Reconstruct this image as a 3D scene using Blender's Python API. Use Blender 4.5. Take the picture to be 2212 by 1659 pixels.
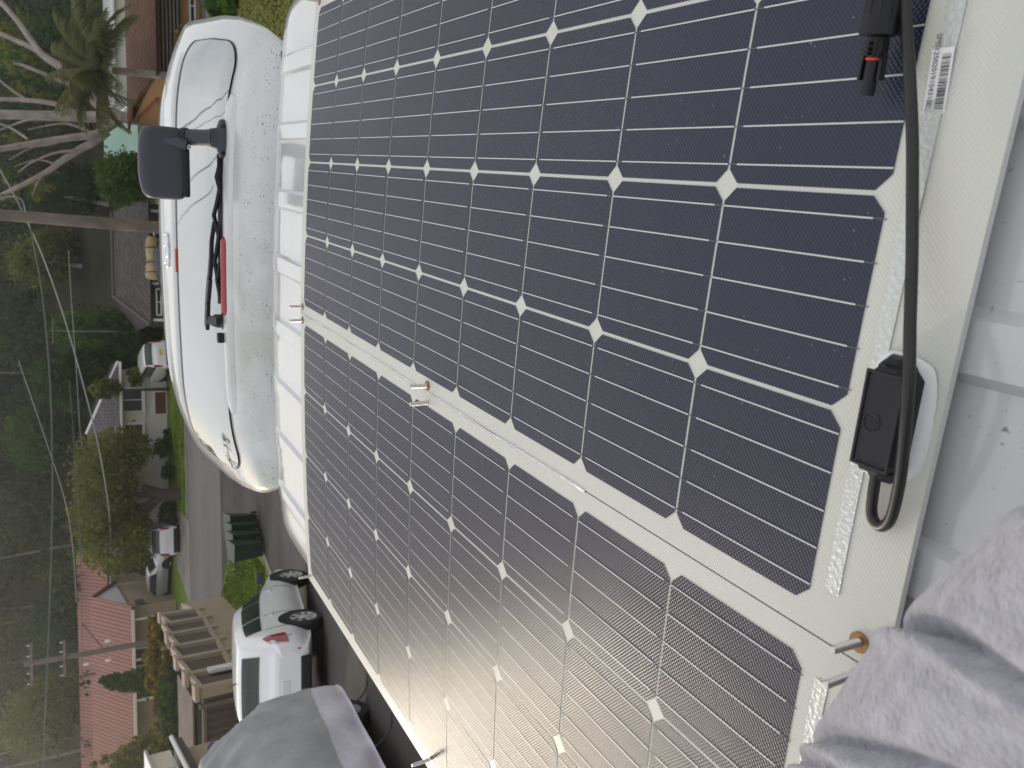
import bpy, bmesh, math, random
import numpy as np
from mathutils import Vector, Matrix, noise as mnoise
random.seed(7); np.random.seed(7)
scene = bpy.context.scene
for o in list(bpy.data.objects): bpy.data.objects.remove(o)
R = math.radians

# ------------------------------------------------------------------ camera (solved from the panel's cell grid)
F_PX = 1710.76; V_W, V_H = 2212.0, 1659.0      # focal length in pixels of a 2212 px wide picture
UPC = -np.array([892 - 829.5, -(3750 - 1106), F_PX]); UPC /= np.linalg.norm(UPC)
def basis(pitch, yaw, roll):
    cy, sy, cp, sp = math.cos(yaw), math.sin(yaw), math.cos(pitch), math.sin(pitch)
    f = np.array([sy*cp, cy*cp, -sp]); r = np.array([cy, -sy, 0.]); u = np.cross(r, f)
    return r*math.cos(roll)+u*math.sin(roll), -r*math.sin(roll)+u*math.cos(roll), f
rV, uV, wV = basis(.5236, -.2847, -.0668)      # camera axes in the van's frame
CAMV = np.array([-.3299, -1.7811, .5035]); CAM_H = 2.5; CAMW = np.array([0, 0, CAM_H])
Zv = UPC @ np.stack([rV, uV, wV])
fw = np.array([0, 0, 1.]); Yc = fw - UPC*(fw @ UPC); Yc /= np.linalg.norm(Yc)
Yv = Yc @ np.stack([rV, uV, wV]); WV = np.stack([np.cross(Yv, Zv), Yv, Zv])   # van frame -> world rotation
rW, uW, wW = WV @ rV, WV @ uV, WV @ wV
MV = Matrix([[*WV[i], (CAMW - WV @ CAMV)[i]] for i in range(3)] + [[0, 0, 0, 1]])
cam = bpy.data.cameras.new('camera'); camo = bpy.data.objects.new('camera', cam)
scene.collection.objects.link(camo); scene.camera = camo
cam.sensor_width = 36; cam.lens = F_PX/V_W*36; cam.clip_start = .02; cam.clip_end = 2000
ax, ay, az = -uW, rW, -wW                       # the phone was held upright, the picture lies on its side
camo.matrix_world = Matrix([[ax[i], ay[i], az[i], CAMW[i]] for i in range(3)] + [[0, 0, 0, 1]])
cam.dof.use_dof = True; cam.dof.focus_distance = 1.15; cam.dof.aperture_fstop = 13

# ------------------------------------------------------------------ sky, sun, exposure
SUN_AZ, SUN_EL = R(32), R(8)                   # ahead and to the left, low
world = bpy.data.worlds.new('World'); scene.world = world; world.use_nodes = True
nt = world.node_tree; N = nt.nodes; bg = N['Background']
sky = N.new('ShaderNodeTexSky'); sky.sky_type = 'NISHITA'; sky.sun_disc = False
sky.sun_elevation = SUN_EL; sky.sun_rotation = -SUN_AZ; sky.dust_density = 2.0
tc = N.new('ShaderNodeTexCoord'); mp = N.new('ShaderNodeMapping'); mp.inputs['Scale'].default_value = (1, 1, 2.6)
nz = N.new('ShaderNodeTexNoise'); nz.inputs['Scale'].default_value = 2.2; nz.inputs['Detail'].default_value = 6; nz.inputs['Roughness'].default_value = .55
rp = N.new('ShaderNodeValToRGB'); rp.color_ramp.elements[0].position = .34; rp.color_ramp.elements[1].position = .60
rp.color_ramp.elements[0].color = (.45, .45, .45, 1)
mx = N.new('ShaderNodeMix'); mx.data_type = 'RGBA'
mx.inputs['B'].default_value = (7.7, 7.75, 7.85, 1)   # bright broken cloud
L = nt.links.new
L(tc.outputs['Generated'], mp.inputs['Vector']); L(mp.outputs['Vector'], nz.inputs['Vector']); L(nz.outputs['Fac'], rp.inputs['Fac'])
L(rp.outputs['Color'], mx.inputs['Factor']); L(sky.outputs['Color'], mx.inputs['A']); L(mx.outputs['Result'], bg.inputs['Color'])
bg.inputs['Strength'].default_value = .10
sd = bpy.data.lights.new('sun', 'SUN'); sd.energy = 1.0; sd.angle = R(5); sd.color = (1, .88, .70)
so = bpy.data.objects.new('sun', sd); scene.collection.objects.link(so)
sdir = Vector((-math.sin(SUN_AZ)*math.cos(SUN_EL), math.cos(SUN_AZ)*math.cos(SUN_EL), math.sin(SUN_EL)))
so.rotation_euler = sdir.to_track_quat('Z', 'Y').to_euler(); so.location = sdir*30
vs = scene.view_settings; vs.view_transform = 'Standard'; vs.look = 'None'; vs.exposure = 0.50; vs.gamma = 1

# ------------------------------------------------------------------ pixel rays (view pixels of the 2212x1659 picture)
def rayV(vx, vy):
    ux, uy = V_H - vy, vx
    return rV*(ux-829.5)/F_PX - uV*(uy-1106)/F_PX + wV
def onV(vx, vy, z):
    d = rayV(vx, vy); return CAMV + d*((z-CAMV[2])/d[2])
def onVy(vx, vy, y):
    d = rayV(vx, vy); return CAMV + d*((y-CAMV[1])/d[1])
def atD(vx, vy, Y):
    d = WV @ rayV(vx, vy); return CAMW + d*(Y/d[1])
PY = [-60, -8, 2, 3.5, 6, 8, 10, 15, 20, 28, 34, 38, 48.5, 54, 64, 80, 130, 220]
PZ = [2.9, .42, -.09, -.2, -.5, -.88, -1.32, -2.52, -3.55, -4.95, -5.65, -5.95, -6.5, -6.85, -6.9, -4, 7, 9]
def zg(x, y):
    return float(np.interp(y, PY, PZ)) + .037*x*min(max((9-y)/5.5, 0), 1)
def hit(vx, vy, dz=0):
    d = WV @ rayV(vx, vy); t = 0
    while t < 250:
        t += .02 if t < 40 else .08
        p = CAMW + d*t
        if p[2] < zg(p[0], p[1]) + dz: break
    return p

# ------------------------------------------------------------------ mesh helpers
class MB:
    def __init__(s): s.v = []; s.f = []; s.m = []
    def add(s, vs, fs, mi=0):
        b = len(s.v); s.v += [tuple(map(float, p)) for p in vs]; s.f += [tuple(b+i for i in f) for f in fs]; s.m += [mi]*len(fs); return s
    def box(s, c, d, rot=None, mi=0):
        x, y, z = [q/2 for q in d]
        P = [Vector((i*x, j*y, k*z)) for k in (-1, 1) for i, j in ((-1, -1), (1, -1), (1, 1), (-1, 1))]
        if rot is not None: P = [rot @ p for p in P]
        c = Vector(c); return s.add([p+c for p in P], [(3, 2, 1, 0), (4, 5, 6, 7), (0, 1, 5, 4), (1, 2, 6, 5), (2, 3, 7, 6), (3, 0, 4, 7)], mi)
    def bar(s, a, b, w, h, up=(0, 0, 1), mi=0):
        a, b = Vector(a), Vector(b); d = b-a; ln = d.length; d.normalize(); u = Vector(up)
        if abs(d.dot(u)) > .98: u = Vector((0, 1, 0))
        x = d.cross(u).normalized(); z = x.cross(d)
        return s.box((a+b)/2, (w, ln, h), Matrix((x, d, z)).transposed(), mi)
    def tube(s, pts, r, n=8, cap=True, mi=0):
        pts = [Vector(p) for p in pts]; k = len(pts); rr = r if hasattr(r, '__len__') else [r]*k
        u = None; rings = []
        for i, p in enumerate(pts):
            t = (pts[min(i+1, k-1)]-pts[max(i-1, 0)]).normalized()
            if u is None: u = t.orthogonal().normalized()
            u = (u - t*u.dot(t)).normalized(); w = t.cross(u)
            rings.append([p+(u*math.cos(a)+w*math.sin(a))*rr[i] for a in [2*math.pi*j/n for j in range(n)]])
        V = [q for g in rings for q in g]; Fs = []
        for i in range(k-1):
            for j in range(n):
                a, b = i*n+j, i*n+(j+1) % n; Fs.append((a, b, b+n, a+n))
        if cap: Fs += [tuple(range(n-1, -1, -1)), tuple(range((k-1)*n, k*n))]
        return s.add(V, Fs, mi)
    def lathe(s, a, d, prof, n=16, mi=0):
        a, d = Vector(a), Vector(d).normalized(); u = d.orthogonal().normalized(); w = d.cross(u)
        V = []; Fs = []; k = len(prof)
        for t, r in prof: V += [a+d*t+(u*math.cos(q)+w*math.sin(q))*r for q in [2*math.pi*j/n for j in range(n)]]
        for i in range(k-1):
            for j in range(n):
                p, q = i*n+j, i*n+(j+1) % n; Fs.append((p, q, q+n, p+n))
        Fs += [tuple(range(n-1, -1, -1)), tuple(range((k-1)*n, k*n))]
        return s.add(V, Fs, mi)
    def grid(s, fn, us, vs, mi=0, flip=False):
        V = [fn(u, v) for u in us for v in vs]; n = len(vs); Fs = []
        for i in range(len(us)-1):
            for j in range(n-1):
                f = (i*n+j, (i+1)*n+j, (i+1)*n+j+1, i*n+j+1); Fs.append(f[::-1] if flip else f)
        return s.add(V, Fs, mi)
    def prism(s, poly, a, b, mi=0):            # closed polygon swept from offset a to offset b
        n = len(poly); a, b = Vector(a), Vector(b)
        V = [Vector(p)+a for p in poly]+[Vector(p)+b for p in poly]
        Fs = [tuple(range(n-1, -1, -1)), tuple(range(n, 2*n))]+[(i, (i+1) % n, n+(i+1) % n, n+i) for i in range(n)]
        return s.add(V, Fs, mi)
    def mesh(s, name):
        me = bpy.data.meshes.new(name); me.from_pydata(s.v, [], s.f)
        if any(s.m): me.polygons.foreach_set('material_index', s.m)
        return me
    def build(s, name, mat, parent=None, smooth=False, bevel=0, loc=None, fix=True, seg=2):
        me = s.mesh(name)
        if fix or bevel:
            bm = bmesh.new(); bm.from_mesh(me)
            if bevel: bmesh.ops.bevel(bm, geom=[e for e in bm.edges if len(e.link_faces) == 2 and e.calc_face_angle(0) > .35], offset=bevel, segments=seg, affect='EDGES', profile=.7)
            if fix: bmesh.ops.recalc_face_normals(bm, faces=bm.faces)
            bm.to_mesh(me); bm.free()
        for m in (mat if isinstance(mat, (list, tuple)) else [mat]): me.materials.append(m)
        if smooth:
            me.polygons.foreach_set('use_smooth', [True]*len(me.polygons))
            try: me.set_sharp_from_angle(angle=R(smooth if smooth is not True else 40))
            except Exception: pass
        return link(name, me, parent, loc)
def link(name, me, parent=None, loc=None):
    o = bpy.data.objects.new(name, me); scene.collection.objects.link(o)
    if parent is not None: o.parent = parent
    if loc is not None: o.location = loc
    elif parent is not None and 'base' in OFF.get(parent.name, {}): o.location = -OFF[parent.name]['base']
    return o
OFF = {}
def tag(o, label=None, cat=None, group=None, kind=None):
    for k, v in (('label', label), ('category', cat), ('group', group), ('kind', kind)):
        if v: o[k] = v
    return o
def thing(name, label, cat, base=(0, 0, 0), rot=None, group=None, frame=None):
    """Empty at the thing's base; children are given in the frame's coordinates and shifted by -base."""
    e = bpy.data.objects.new(name, None); scene.collection.objects.link(e); e.empty_display_size = .2
    base = Vector(base); OFF[e.name] = {'base': base}
    if frame is not None: e.matrix_world = frame @ Matrix.Translation(base)
    else: e.location = base
    return tag(e, label, cat, group)
def local(name, label, cat, loc, rz=0, group=None, rot=None):
    """Empty whose children are given in its own local coordinates."""
    e = bpy.data.objects.new(name, None); scene.collection.objects.link(e); e.empty_display_size = .2
    e.location = loc; e.rotation_euler = rot if rot else (0, 0, rz)
    return tag(e, label, cat, group)
def copy_tree(o, parent=None):
    c = o.copy(); scene.collection.objects.link(c)
    if parent is not None: c.parent = parent
    for ch in [x for x in bpy.data.objects if x.parent == o]: copy_tree(ch, c)
    return c

# ------------------------------------------------------------------ materials
def mat(name, col, rough=.6, metal=0., spec=.5, coat=0., bump=None, var=None, sheen=0., ior=None, emit=None, coord='Object'):
    """bump=(scale, strength, distance); var=(scale, amount[, detail]) brightness mottling."""
    m = bpy.data.materials.new(name); m.use_nodes = True; t = m.node_tree; b = t.nodes['Principled BSDF']; l = t.links.new
    b.inputs['Base Color'].default_value = (*col, 1); b.inputs['Roughness'].default_value = rough; b.inputs['Metallic'].default_value = metal
    b.inputs['Specular IOR Level'].default_value = spec; b.inputs['Coat Weight'].default_value = coat; b.inputs['Coat Roughness'].default_value = .06
    if sheen: b.inputs['Sheen Weight'].default_value = sheen; b.inputs['Sheen Roughness'].default_value = .4
    if ior: b.inputs['IOR'].default_value = ior
    if emit: b.inputs['Emission Color'].default_value = (*emit[0], 1); b.inputs['Emission Strength'].default_value = emit[1]
    if bump or var: tcn = t.nodes.new('ShaderNodeTexCoord')
    if var:
        n = t.nodes.new('ShaderNodeTexNoise'); n.inputs['Scale'].default_value = var[0]; n.inputs['Detail'].default_value = var[2] if len(var) > 2 else 4
        mr = t.nodes.new('ShaderNodeMapRange'); mr.inputs['From Min'].default_value = .3; mr.inputs['From Max'].default_value = .7
        mr.inputs['To Min'].default_value = 1-var[1]; mr.inputs['To Max'].default_value = 1+var[1]
        hs = t.nodes.new('ShaderNodeHueSaturation'); hs.inputs['Color'].default_value = (*col, 1)
        l(tcn.outputs[coord], n.inputs['Vector']); l(n.outputs['Fac'], mr.inputs['Value']); l(mr.outputs['Result'], hs.inputs['Value']); l(hs.outputs['Color'], b.inputs['Base Color'])
    if bump:
        n2 = t.nodes.new('ShaderNodeTexNoise'); n2.inputs['Scale'].default_value = bump[0]; n2.inputs['Detail'].default_value = 5
        bp = t.nodes.new('ShaderNodeBump'); bp.inputs['Strength'].default_value = bump[1]; bp.inputs['Distance'].default_value = bump[2]
        l(tcn.outputs[coord], n2.inputs['Vector']); l(n2.outputs['Fac'], bp.inputs['Height']); l(bp.outputs['Normal'], b.inputs['Normal'])
    return m
def dirty(m, col, scale, lo, hi, yr=None, coord='Object', stretch=(1, 1, 1), dark=1.0):
    """specks and film of grime with a shape of their own, over the material's colour; yr limits them to a band along local y"""
    t = m.node_tree; b = t.nodes['Principled BSDF']; l = t.links.new; tcn = t.nodes.new('ShaderNodeNewGeometry' if coord == 'Position' else 'ShaderNodeTexCoord')
    mp = t.nodes.new('ShaderNodeMapping'); mp.inputs['Scale'].default_value = stretch; l(tcn.outputs[coord], mp.inputs['Vector'])
    n = t.nodes.new('ShaderNodeTexNoise'); n.inputs['Scale'].default_value = scale; n.inputs['Detail'].default_value = 3; l(mp.outputs['Vector'], n.inputs['Vector'])
    r = t.nodes.new('ShaderNodeMapRange'); r.inputs['From Min'].default_value = lo; r.inputs['From Max'].default_value = hi; r.inputs['To Max'].default_value = dark; l(n.outputs['Fac'], r.inputs['Value'])
    f = r.outputs['Result']
    n3 = t.nodes.new('ShaderNodeTexNoise'); n3.inputs['Scale'].default_value = scale/9; n3.inputs['Detail'].default_value = 2; l(mp.outputs['Vector'], n3.inputs['Vector'])
    r3 = t.nodes.new('ShaderNodeMapRange'); r3.inputs['From Min'].default_value = .42; r3.inputs['From Max'].default_value = .62; l(n3.outputs['Fac'], r3.inputs['Value'])
    mu = t.nodes.new('ShaderNodeMath'); mu.operation = 'MULTIPLY'; l(f, mu.inputs[0]); l(r3.outputs['Result'], mu.inputs[1]); f = mu.outputs[0]
    if yr:
        sp = t.nodes.new('ShaderNodeSeparateXYZ'); l(tcn.outputs[coord], sp.inputs[0])
        ry = t.nodes.new('ShaderNodeMapRange'); ry.inputs['From Min'].default_value = yr[0]; ry.inputs['From Max'].default_value = yr[1]; l(sp.outputs['Y'], ry.inputs['Value'])
        m2 = t.nodes.new('ShaderNodeMath'); m2.operation = 'MULTIPLY'; l(f, m2.inputs[0]); l(ry.outputs['Result'], m2.inputs[1]); f = m2.outputs[0]
    mix = t.nodes.new('ShaderNodeMix'); mix.data_type = 'RGBA'; mix.inputs['B'].default_value = (*col, 1)
    bc = b.inputs['Base Color']
    if bc.links: l(bc.links[0].from_socket, mix.inputs['A'])
    else: mix.inputs['A'].default_value = bc.default_value
    l(f, mix.inputs['Factor']); l(mix.outputs['Result'], bc)
    return m

# ================================================================== VAN (frame: x right, y towards the tailgate, z up, 0 = panel crest)
XC = -.653
def etfe(name, col, rough, dist=.00035, spec=.5, warm=None):
    m = mat(name, col, rough, spec=spec); t = m.node_tree; l = t.links.new; b = t.nodes['Principled BSDF']
    tcn = t.nodes.new('ShaderNodeTexCoord'); sp = t.nodes.new('ShaderNodeSeparateXYZ'); l(tcn.outputs['Object'], sp.inputs[0])
    o = []
    for ax_, p in (('X', .0046), ('Y', .0040)):
        mu = t.nodes.new('ShaderNodeMath'); mu.operation = 'MULTIPLY'; mu.inputs[1].default_value = 2*math.pi/p; l(sp.outputs[ax_], mu.inputs[0])
        sn = t.nodes.new('ShaderNodeMath'); sn.operation = 'SINE'; l(mu.outputs[0], sn.inputs[0]); o.append(sn)
    pr = t.nodes.new('ShaderNodeMath'); pr.operation = 'MULTIPLY'; l(o[0].outputs[0], pr.inputs[0]); l(o[1].outputs[0], pr.inputs[1])
    wv = t.nodes.new('ShaderNodeTexNoise'); wv.inputs['Scale'].default_value = 9; wv.inputs['Detail'].default_value = 1; l(tcn.outputs['Object'], wv.inputs['Vector'])
    b2 = t.nodes.new('ShaderNodeBump'); b2.inputs['Strength'].default_value = 1; b2.inputs['Distance'].default_value = .0010; l(wv.outputs['Fac'], b2.inputs['Height'])
    bp = t.nodes.new('ShaderNodeBump'); bp.inputs['Strength'].default_value = 1; bp.inputs['Distance'].default_value = dist
    l(pr.outputs[0], bp.inputs['Height']); l(b2.outputs['Normal'], bp.inputs['Normal']); l(bp.outputs['Normal'], b.inputs['Normal'])
    return m
M = {}
M['paint'] = dirty(dirty(mat('van_white_paint', (.57, .57, .58), .22, coat=.9, spec=.5, var=(1.3, .03)), (.45, .46, .42), 14, .5, .8, dark=.35), (.12, .11, .09), 160, .66, .74, dark=.8)
M['paint_gate'] = dirty(dirty(mat('tailgate_white_paint', (.57, .575, .58), .26, coat=.8), (.40, .42, .38), 10, .25, .60, yr=(.76, .66), dark=.85), (.12, .12, .11), 210, .605, .665, yr=(.72, .60), stretch=(.6, 1, 1), dark=.9)
M['cell'] = etfe('solar_cell_blue_black', (.010, .012, .036), .33, .00019, spec=.5)
dirty(dirty(M['cell'], (.036, .040, .065), 5, .42, .75, coord='Position', dark=.5), (.30, .30, .29), 330, .70, .74, coord='Position', dark=.8)
M['sheet'] = etfe('panel_ivory_sheet', (.58, .58, .53), .42, .00010)
dirty(M['sheet'], (.36, .34, .28), 9, .50, .80, coord='Position', dark=.5)
M['busbar'] = mat('busbar_silver', (.56, .56, .58), .45, metal=.3)
M['ribbon'] = mat('crinkled_ribbon', (.58, .60, .58), .35, metal=.25, bump=(260, .9, .002))
M['board'] = mat('white_plastic_board', (.62, .62, .64), .5)
M['blackpl'] = mat('black_plastic', (.009, .009, .013), .45, spec=.35, bump=(300, .05, .001))
M['cable'] = mat('cable_rubber', (.012, .011, .011), .38)
M['sealant'] = mat('white_sealant', (.75, .75, .76), .45, bump=(60, .3, .004))
M['steel'] = mat('stainless_stud', (.55, .52, .50), .28, metal=1)
M['brass'] = mat('orange_washer', (.30, .155, .07), .4, metal=.5)
M['red'] = mat('red_ring', (.75, .05, .03), .4)
M['label'] = mat('paper_label', (.74, .74, .76), .55)
M['ink'] = mat('black_ink', (.02, .02, .025), .6)
M['glass'] = mat('tinted_mirror_glass', (.44, .455, .46), .03, metal=.85, spec=.9)
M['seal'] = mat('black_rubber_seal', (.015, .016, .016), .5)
M['slate'] = mat('slate_black_plastic', (.040, .041, .056), .48, bump=(420, .12, .001))
M['lamp'] = mat('red_lamp_lens', (.28, .008, .014), .14, coat=.8)
M['chrome'] = mat('chrome', (.8, .8, .82), .12, metal=1)
M['tyre'] = mat('tyre_rubber', (.018, .018, .019), .75)
M['darkglass'] = mat('dark_car_glass', (.030, .044, .036), .05, spec=.6)
M['shadowpl'] = mat('dark_underbody', (.012, .012, .013), .8)

def lerpc(t, ks, vsq): return float(np.interp(t, ks, vsq))
RIBS = [-.085, -.247, -.41, -.575, -.742, -.91, -1.065, -1.225]
def smooth(a, b, t):
    t = min(max((t-a)/(b-a), 0), 1); return t*t*(3-2*t)
def yend(d): return .60 - .13*(abs(d)/.85)**4
def zroof(x, y):
    d = abs(x-XC)
    z = -.024 - .0588*min(d, .66)**2
    if d > .66: q = (d-.66)/.185; z -= .0776*(d-.66) + .13*q**2.2 + .10*max(0, q-.75)
    z -= .075*smooth(.30, .66, y)**1.6
    end = 1-smooth(.36, .43, y)
    for rx in RIBS:
        w = abs(x-rx)
        if w < .04: z += .0075*(1-smooth(.017, .026, w))*end
    # shallow pressed lines beside the outer ribs
    return z
van = thing('white_van', 'white van with its tailgate raised and two solar panels on its ribbed roof', 'van', (XC, -1.8, -1.985), frame=MV)
xs = sorted(set([round(XC+s*q, 4) for s in (-1, 1) for q in list(np.linspace(0, .66, 23))+list(np.linspace(.66, .845, 14))] + [round(r+q, 4) for r in RIBS for q in (-.03, -.026, -.022, -.018, -.014, 0, .014, .018, .022, .026, .03)]))
tt = [0, .3, .55, .64, .70] + list(np.linspace(.72, 1, 34))
def roof_pt(x, t):
    y0, y1 = -4.3, yend(x-XC); y = y0+(y1-y0)*t; return (x, y, zroof(x, y))
mb = MB().grid(roof_pt, xs, tt)
mb.grid(lambda x, q: (x, yend(x-XC)+.012*math.sin(q*1.57), zroof(x, yend(x-XC))-.05*q), xs, [0, .25, .6, 1])
mb.build('roof', M['paint'], van, smooth=30)
# body sides, nose and floor
zs0 = zroof(XC+.845, -1)
side = [(.845, 0), (.862, -.15), (.868, -.4), (.872, -.75), (.872, -1.05), (.862, -1.35), (.83, -1.55)]
for sgn in (-1, 1):
    def sp(i, y): return (XC+sgn*side[i][0], min(y, yend(.85)-.02-.05*i*(y > 0)), zroof(XC+.845, min(y, yend(.85)))+side[i][1]+.0)
    MB().grid(sp, range(7), [-4.3, -3.6, -2.8, -2, -1, 0, .3, .47]).build('body_side', M['paint'], van, smooth=50)
    for y0, y1 in ((-3.95, -3.05), (-2.9, -1.65), (-1.5, -.15)):
        MB().add([(XC+sgn*.878, y, z) for y, z in ((y0, -.72), (y1, -.72), (y1-.03, -.32), (y0+.05, -.32))], [(0, 1, 2, 3)]).build('side_window', M['darkglass'], van)
    for wy in (-.55, -3.15):
        w = MB().lathe((XC+sgn*.66, wy, -1.67), (sgn, 0, 0), [(0, .2), (0, .30), (.03, .315), (.17, .315), (.2, .30), (.2, .21), (.18, .2)], 28).build('wheel', M['tyre'], van, smooth=40)
        MB().lathe((XC+sgn*.80, wy, -1.67), (sgn, 0, 0), [(0, .2), (.035, .2), (.04, .19), (.03, .07), (.05, .05), (.05, .0)], 20).build('rim', M['chrome'], w, loc=(0, 0, 0))
MB().grid(lambda i, j: (XC+j, -4.3-(.0 if i == 0 else .12*i), (-.11, -.45, -.95, -1.2, -1.55)[i]), range(5), [-.83, -.4, 0, .4, .83]).build('nose', M['paint'], van, smooth=60)
MB().box((XC, -1.95, -1.53), (1.6, 4.6, .05)).build('floor_pan', M['shadowpl'], van)
MB().box((XC, .30, -1.55), (1.6, .22, .22)).build('rear_bumper', M['paint'], van, bevel=.04)

# ---- raised tailgate, hinged at the rear of the roof
TY = [.555, .575, .61, .66, .70, .75, .85, 1.00, 1.26, 1.32, 1.42, 1.60, 1.78, 1.86, 1.895]
TZ = [-.12, -.065, -.015, .016, .026, .036, .049, .066, .094, .099, .105, .106, .097, .082, .05]
TW = [.60, .62, .655, .69, .705, .72, .745, .765, .78, .785, .79, .785, .745, .70, .66]
_yd = np.linspace(TY[0], TY[-1], 500); _k = np.exp(-np.linspace(-2, 2, 25)**2); _k /= _k.sum()
def _sm(a):
    q = np.interp(_yd, TY, a); e = np.pad(q, 12, mode='reflect', reflect_type='odd'); return np.convolve(e, _k, 'valid')
_tz, _tw = _sm(TZ), _sm(TW); _kk = np.exp(-np.linspace(-2, 2, 121)**2); _kk /= _kk.sum()
_tzw = np.convolve(np.pad(_tz, 60, mode='reflect', reflect_type='odd'), _kk, 'valid'); _w = np.clip((_yd-.72)/.16, 0, 1)*np.clip((1.80-_yd)/.1, 0, 1); _tz = _tz*(1-_w)+_tzw*_w; TY, TZ, TW = list(_yd), list(_tz), list(_tw)       # rounded profile
def tgz(y, d):
    w = lerpc(y, TY, TW); t = min(abs(d)/w, 1.0)
    return lerpc(y, TY, TZ) - .024*t**2 - .060*max(0, (t-.55)/.45)**2.4
def tg(y, t):
    d = lerpc(y, TY, TW)*t
    yy = y - (.10*abs(t)**3.2)*smooth(1.35, 1.85, y) - .035*abs(t)**2.5*(1-smooth(.6, .9, y))
    return np.array((XC+d, yy, tgz(y, d)))
def tgn(y, t):
    a = tg(y+.004, t)-tg(y-.004, t); b = tg(y, min(t+.01, 1))-tg(y, max(t-.01, -1)); n = np.cross(b, a); return n/np.linalg.norm(n)
def tgo(y, t, h): return tg(y, t)+tgn(y, t)*h
ys = list(np.linspace(.555, .66, 12))+list(np.linspace(.675, 1.30, 26))+list(np.linspace(1.33, 1.895, 24))
ts = [-1+.0*i for i in range(0)]+list(np.linspace(-1, -.6, 14))+list(np.linspace(-.55, .55, 13))+list(np.linspace(.6, 1, 14))
gate = MB().grid(tg, ys, ts).build('tailgate', M['paint_gate'], van, smooth=35)
sm = gate.modifiers.new('thickness', 'SOLIDIFY'); sm.thickness = .045; sm.offset = -1
def hitT(vx, vy, h=0):
    d = rayV(vx, vy); t = 1.6
    while t < 6:
        t += .002; p = CAMV+d*t
        if p[1] > .56 and abs(p[0]-XC) < .85 and p[2] < tgz(p[1], p[0]-XC)+h: break
    return p
def sub(mb, name, m, par, **k): return mb.build(name, m, par, loc=(0, 0, 0), **k)
# glass: rounded quad in (y, t)
def glass_patch(e, h, nu=72, nv=24):
    y0, y1 = .738-e*.15, (1.245 if e == 0 else 1.285)
    V = []; mb = MB()
    def fn(i, j):
        u = math.sin((-1+2*i/nu)*math.pi/2); v = j/nv
        wv_ = .90+e*.7
        r = .11                                       # rounded corners
        yy0, yy1 = y0, y1
        edge = max(0, abs(u)-(1-r))/r
        c = (1-math.sqrt(max(0, 1-edge**2)))*.10
        y = (yy0+c)+(yy1-yy0-2*c)*v
        return tgo(y, u*wv_, h)
    return mb.grid(fn, range(nu+1), range(nv+1))
sub(glass_patch(.010, .0025), 'seal_and_reflection', M['seal'], gate, smooth=60)  # real seal; its far edge is widened in black for the mirrored tree band
sub(glass_patch(0, .0055), 'rear_window', M['glass'], gate, smooth=60)
# raised strip along the top edge and red stop lamp
def strip(y0, y1, t0, t1, h, n=40, k=8):
    def fn(i, j):
        t = t0+(t1-t0)*i/n; v = j/k; e = min(1, min(i, n-i)/3.0); prof = math.sin(math.pi*v)**.5 if 0 < v < 1 else 0
        q = (y1-y0)/2*(.55+.45*math.sqrt(e)); return tgo((y0+y1)/2+q*(2*v-1), t, h*prof*(.3+.7*math.sqrt(e)))
    return MB().grid(fn, range(n+1), range(k+1))
sub(strip(.685, .752, -.62, .72, .012), 'stop_lamp_housing', M['paint_gate'], gate, smooth=40)
a, b = hitT(490, 508), hitT(490, 684); tl = lambda p: (p[0]-XC)/lerpc(p[1], TY, TW)
sub(strip(.700, .742, tl(b), tl(a), .021), 'stop_lamp', M['lamp'], gate, smooth=60)
p = hitT(484, 727); tw_ = tl(p)
sub(strip(.690, .74, tw_-.035, tw_+.035, .012), 'washer_pad', M['paint_gate'], gate, smooth=50)
sub(MB().box(tgo(.742, tw_, .018), (.03, .026, .02)), 'washer_nozzle', M['blackpl'], gate, bevel=.006)
# lower garnish crease, emblem and edge moulding
sub(strip(1.30, 1.345, -.80, .86, .010), 'garnish_upper', M['paint_gate'], gate, smooth=50)
sub(strip(1.55, 1.60, -.70, .74, .006), 'garnish_lower', M['paint_gate'], gate, smooth=50)
mbm = MB()
ec = hitT(363, 541); te = tl(ec); ye = ec[1]
for (rx, ry, oy) in ((.062, .042, 0), (.024, .040, 0), (.048, .018, .016)):
    mbm.tube([tgo(ye+oy+ry*math.sin(q), te+rx/.78*math.cos(q), .006) for q in np.linspace(0, 2*math.pi, 33)], .0045, 6, cap=False)
sub(mbm, 'emblem', M['chrome'], gate, smooth=60)
sub(MB().tube([tgo(1.272, tl(hitT(381, vy)), .006) for vy in (536, 548, 560, 585)], .0045, 6), 'red_strip', mat('muted_red', (.6, .12, .10), .5), gate)  # thin red line along the far edge of the glass
# rear mirror on its stalk, standing up from the raised gate
mbase = hitT(490, 302); bx, by = mbase[0], .735; tb = (bx-XC)/lerpc(by, TY, TW)
mb = MB()
n_ = 28
def flange(rx, ry, z): return [Vector(tgo(by, tb, z))+Vector((rx*math.copysign(abs(math.cos(q))**.7, math.cos(q)), ry*math.sin(q), 0)) for q in np.linspace(0, 2*math.pi, n_, endpoint=False)]
rings = [flange(.056, .028, .0), flange(.056, .028, .015), flange(.052, .024, .022), flange(.030, .021, .030), flange(.025, .020, .05)]
V = [q for r in rings for q in r]; Fs = [(i*n_+j, i*n_+(j+1) % n_, (i+1)*n_+(j+1) % n_, (i+1)*n_+j) for i in range(4) for j in range(n_)]+[tuple(range(4*n_, 5*n_))]
mb.add(V, Fs); mo = sub(mb, 'mirror_base', M['slate'], gate, smooth=35)
for q in (-.037, .0, .037): sub(MB().lathe(Vector(tgo(by-.014, tb, .012))+Vector((q, -.004, .003)), (0, -.35, 1), [(0, .007), (.008, .007), (.0081, .004), (.011, .0)], 12), 'mirror_screw', M['blackpl'], gate)
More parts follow.
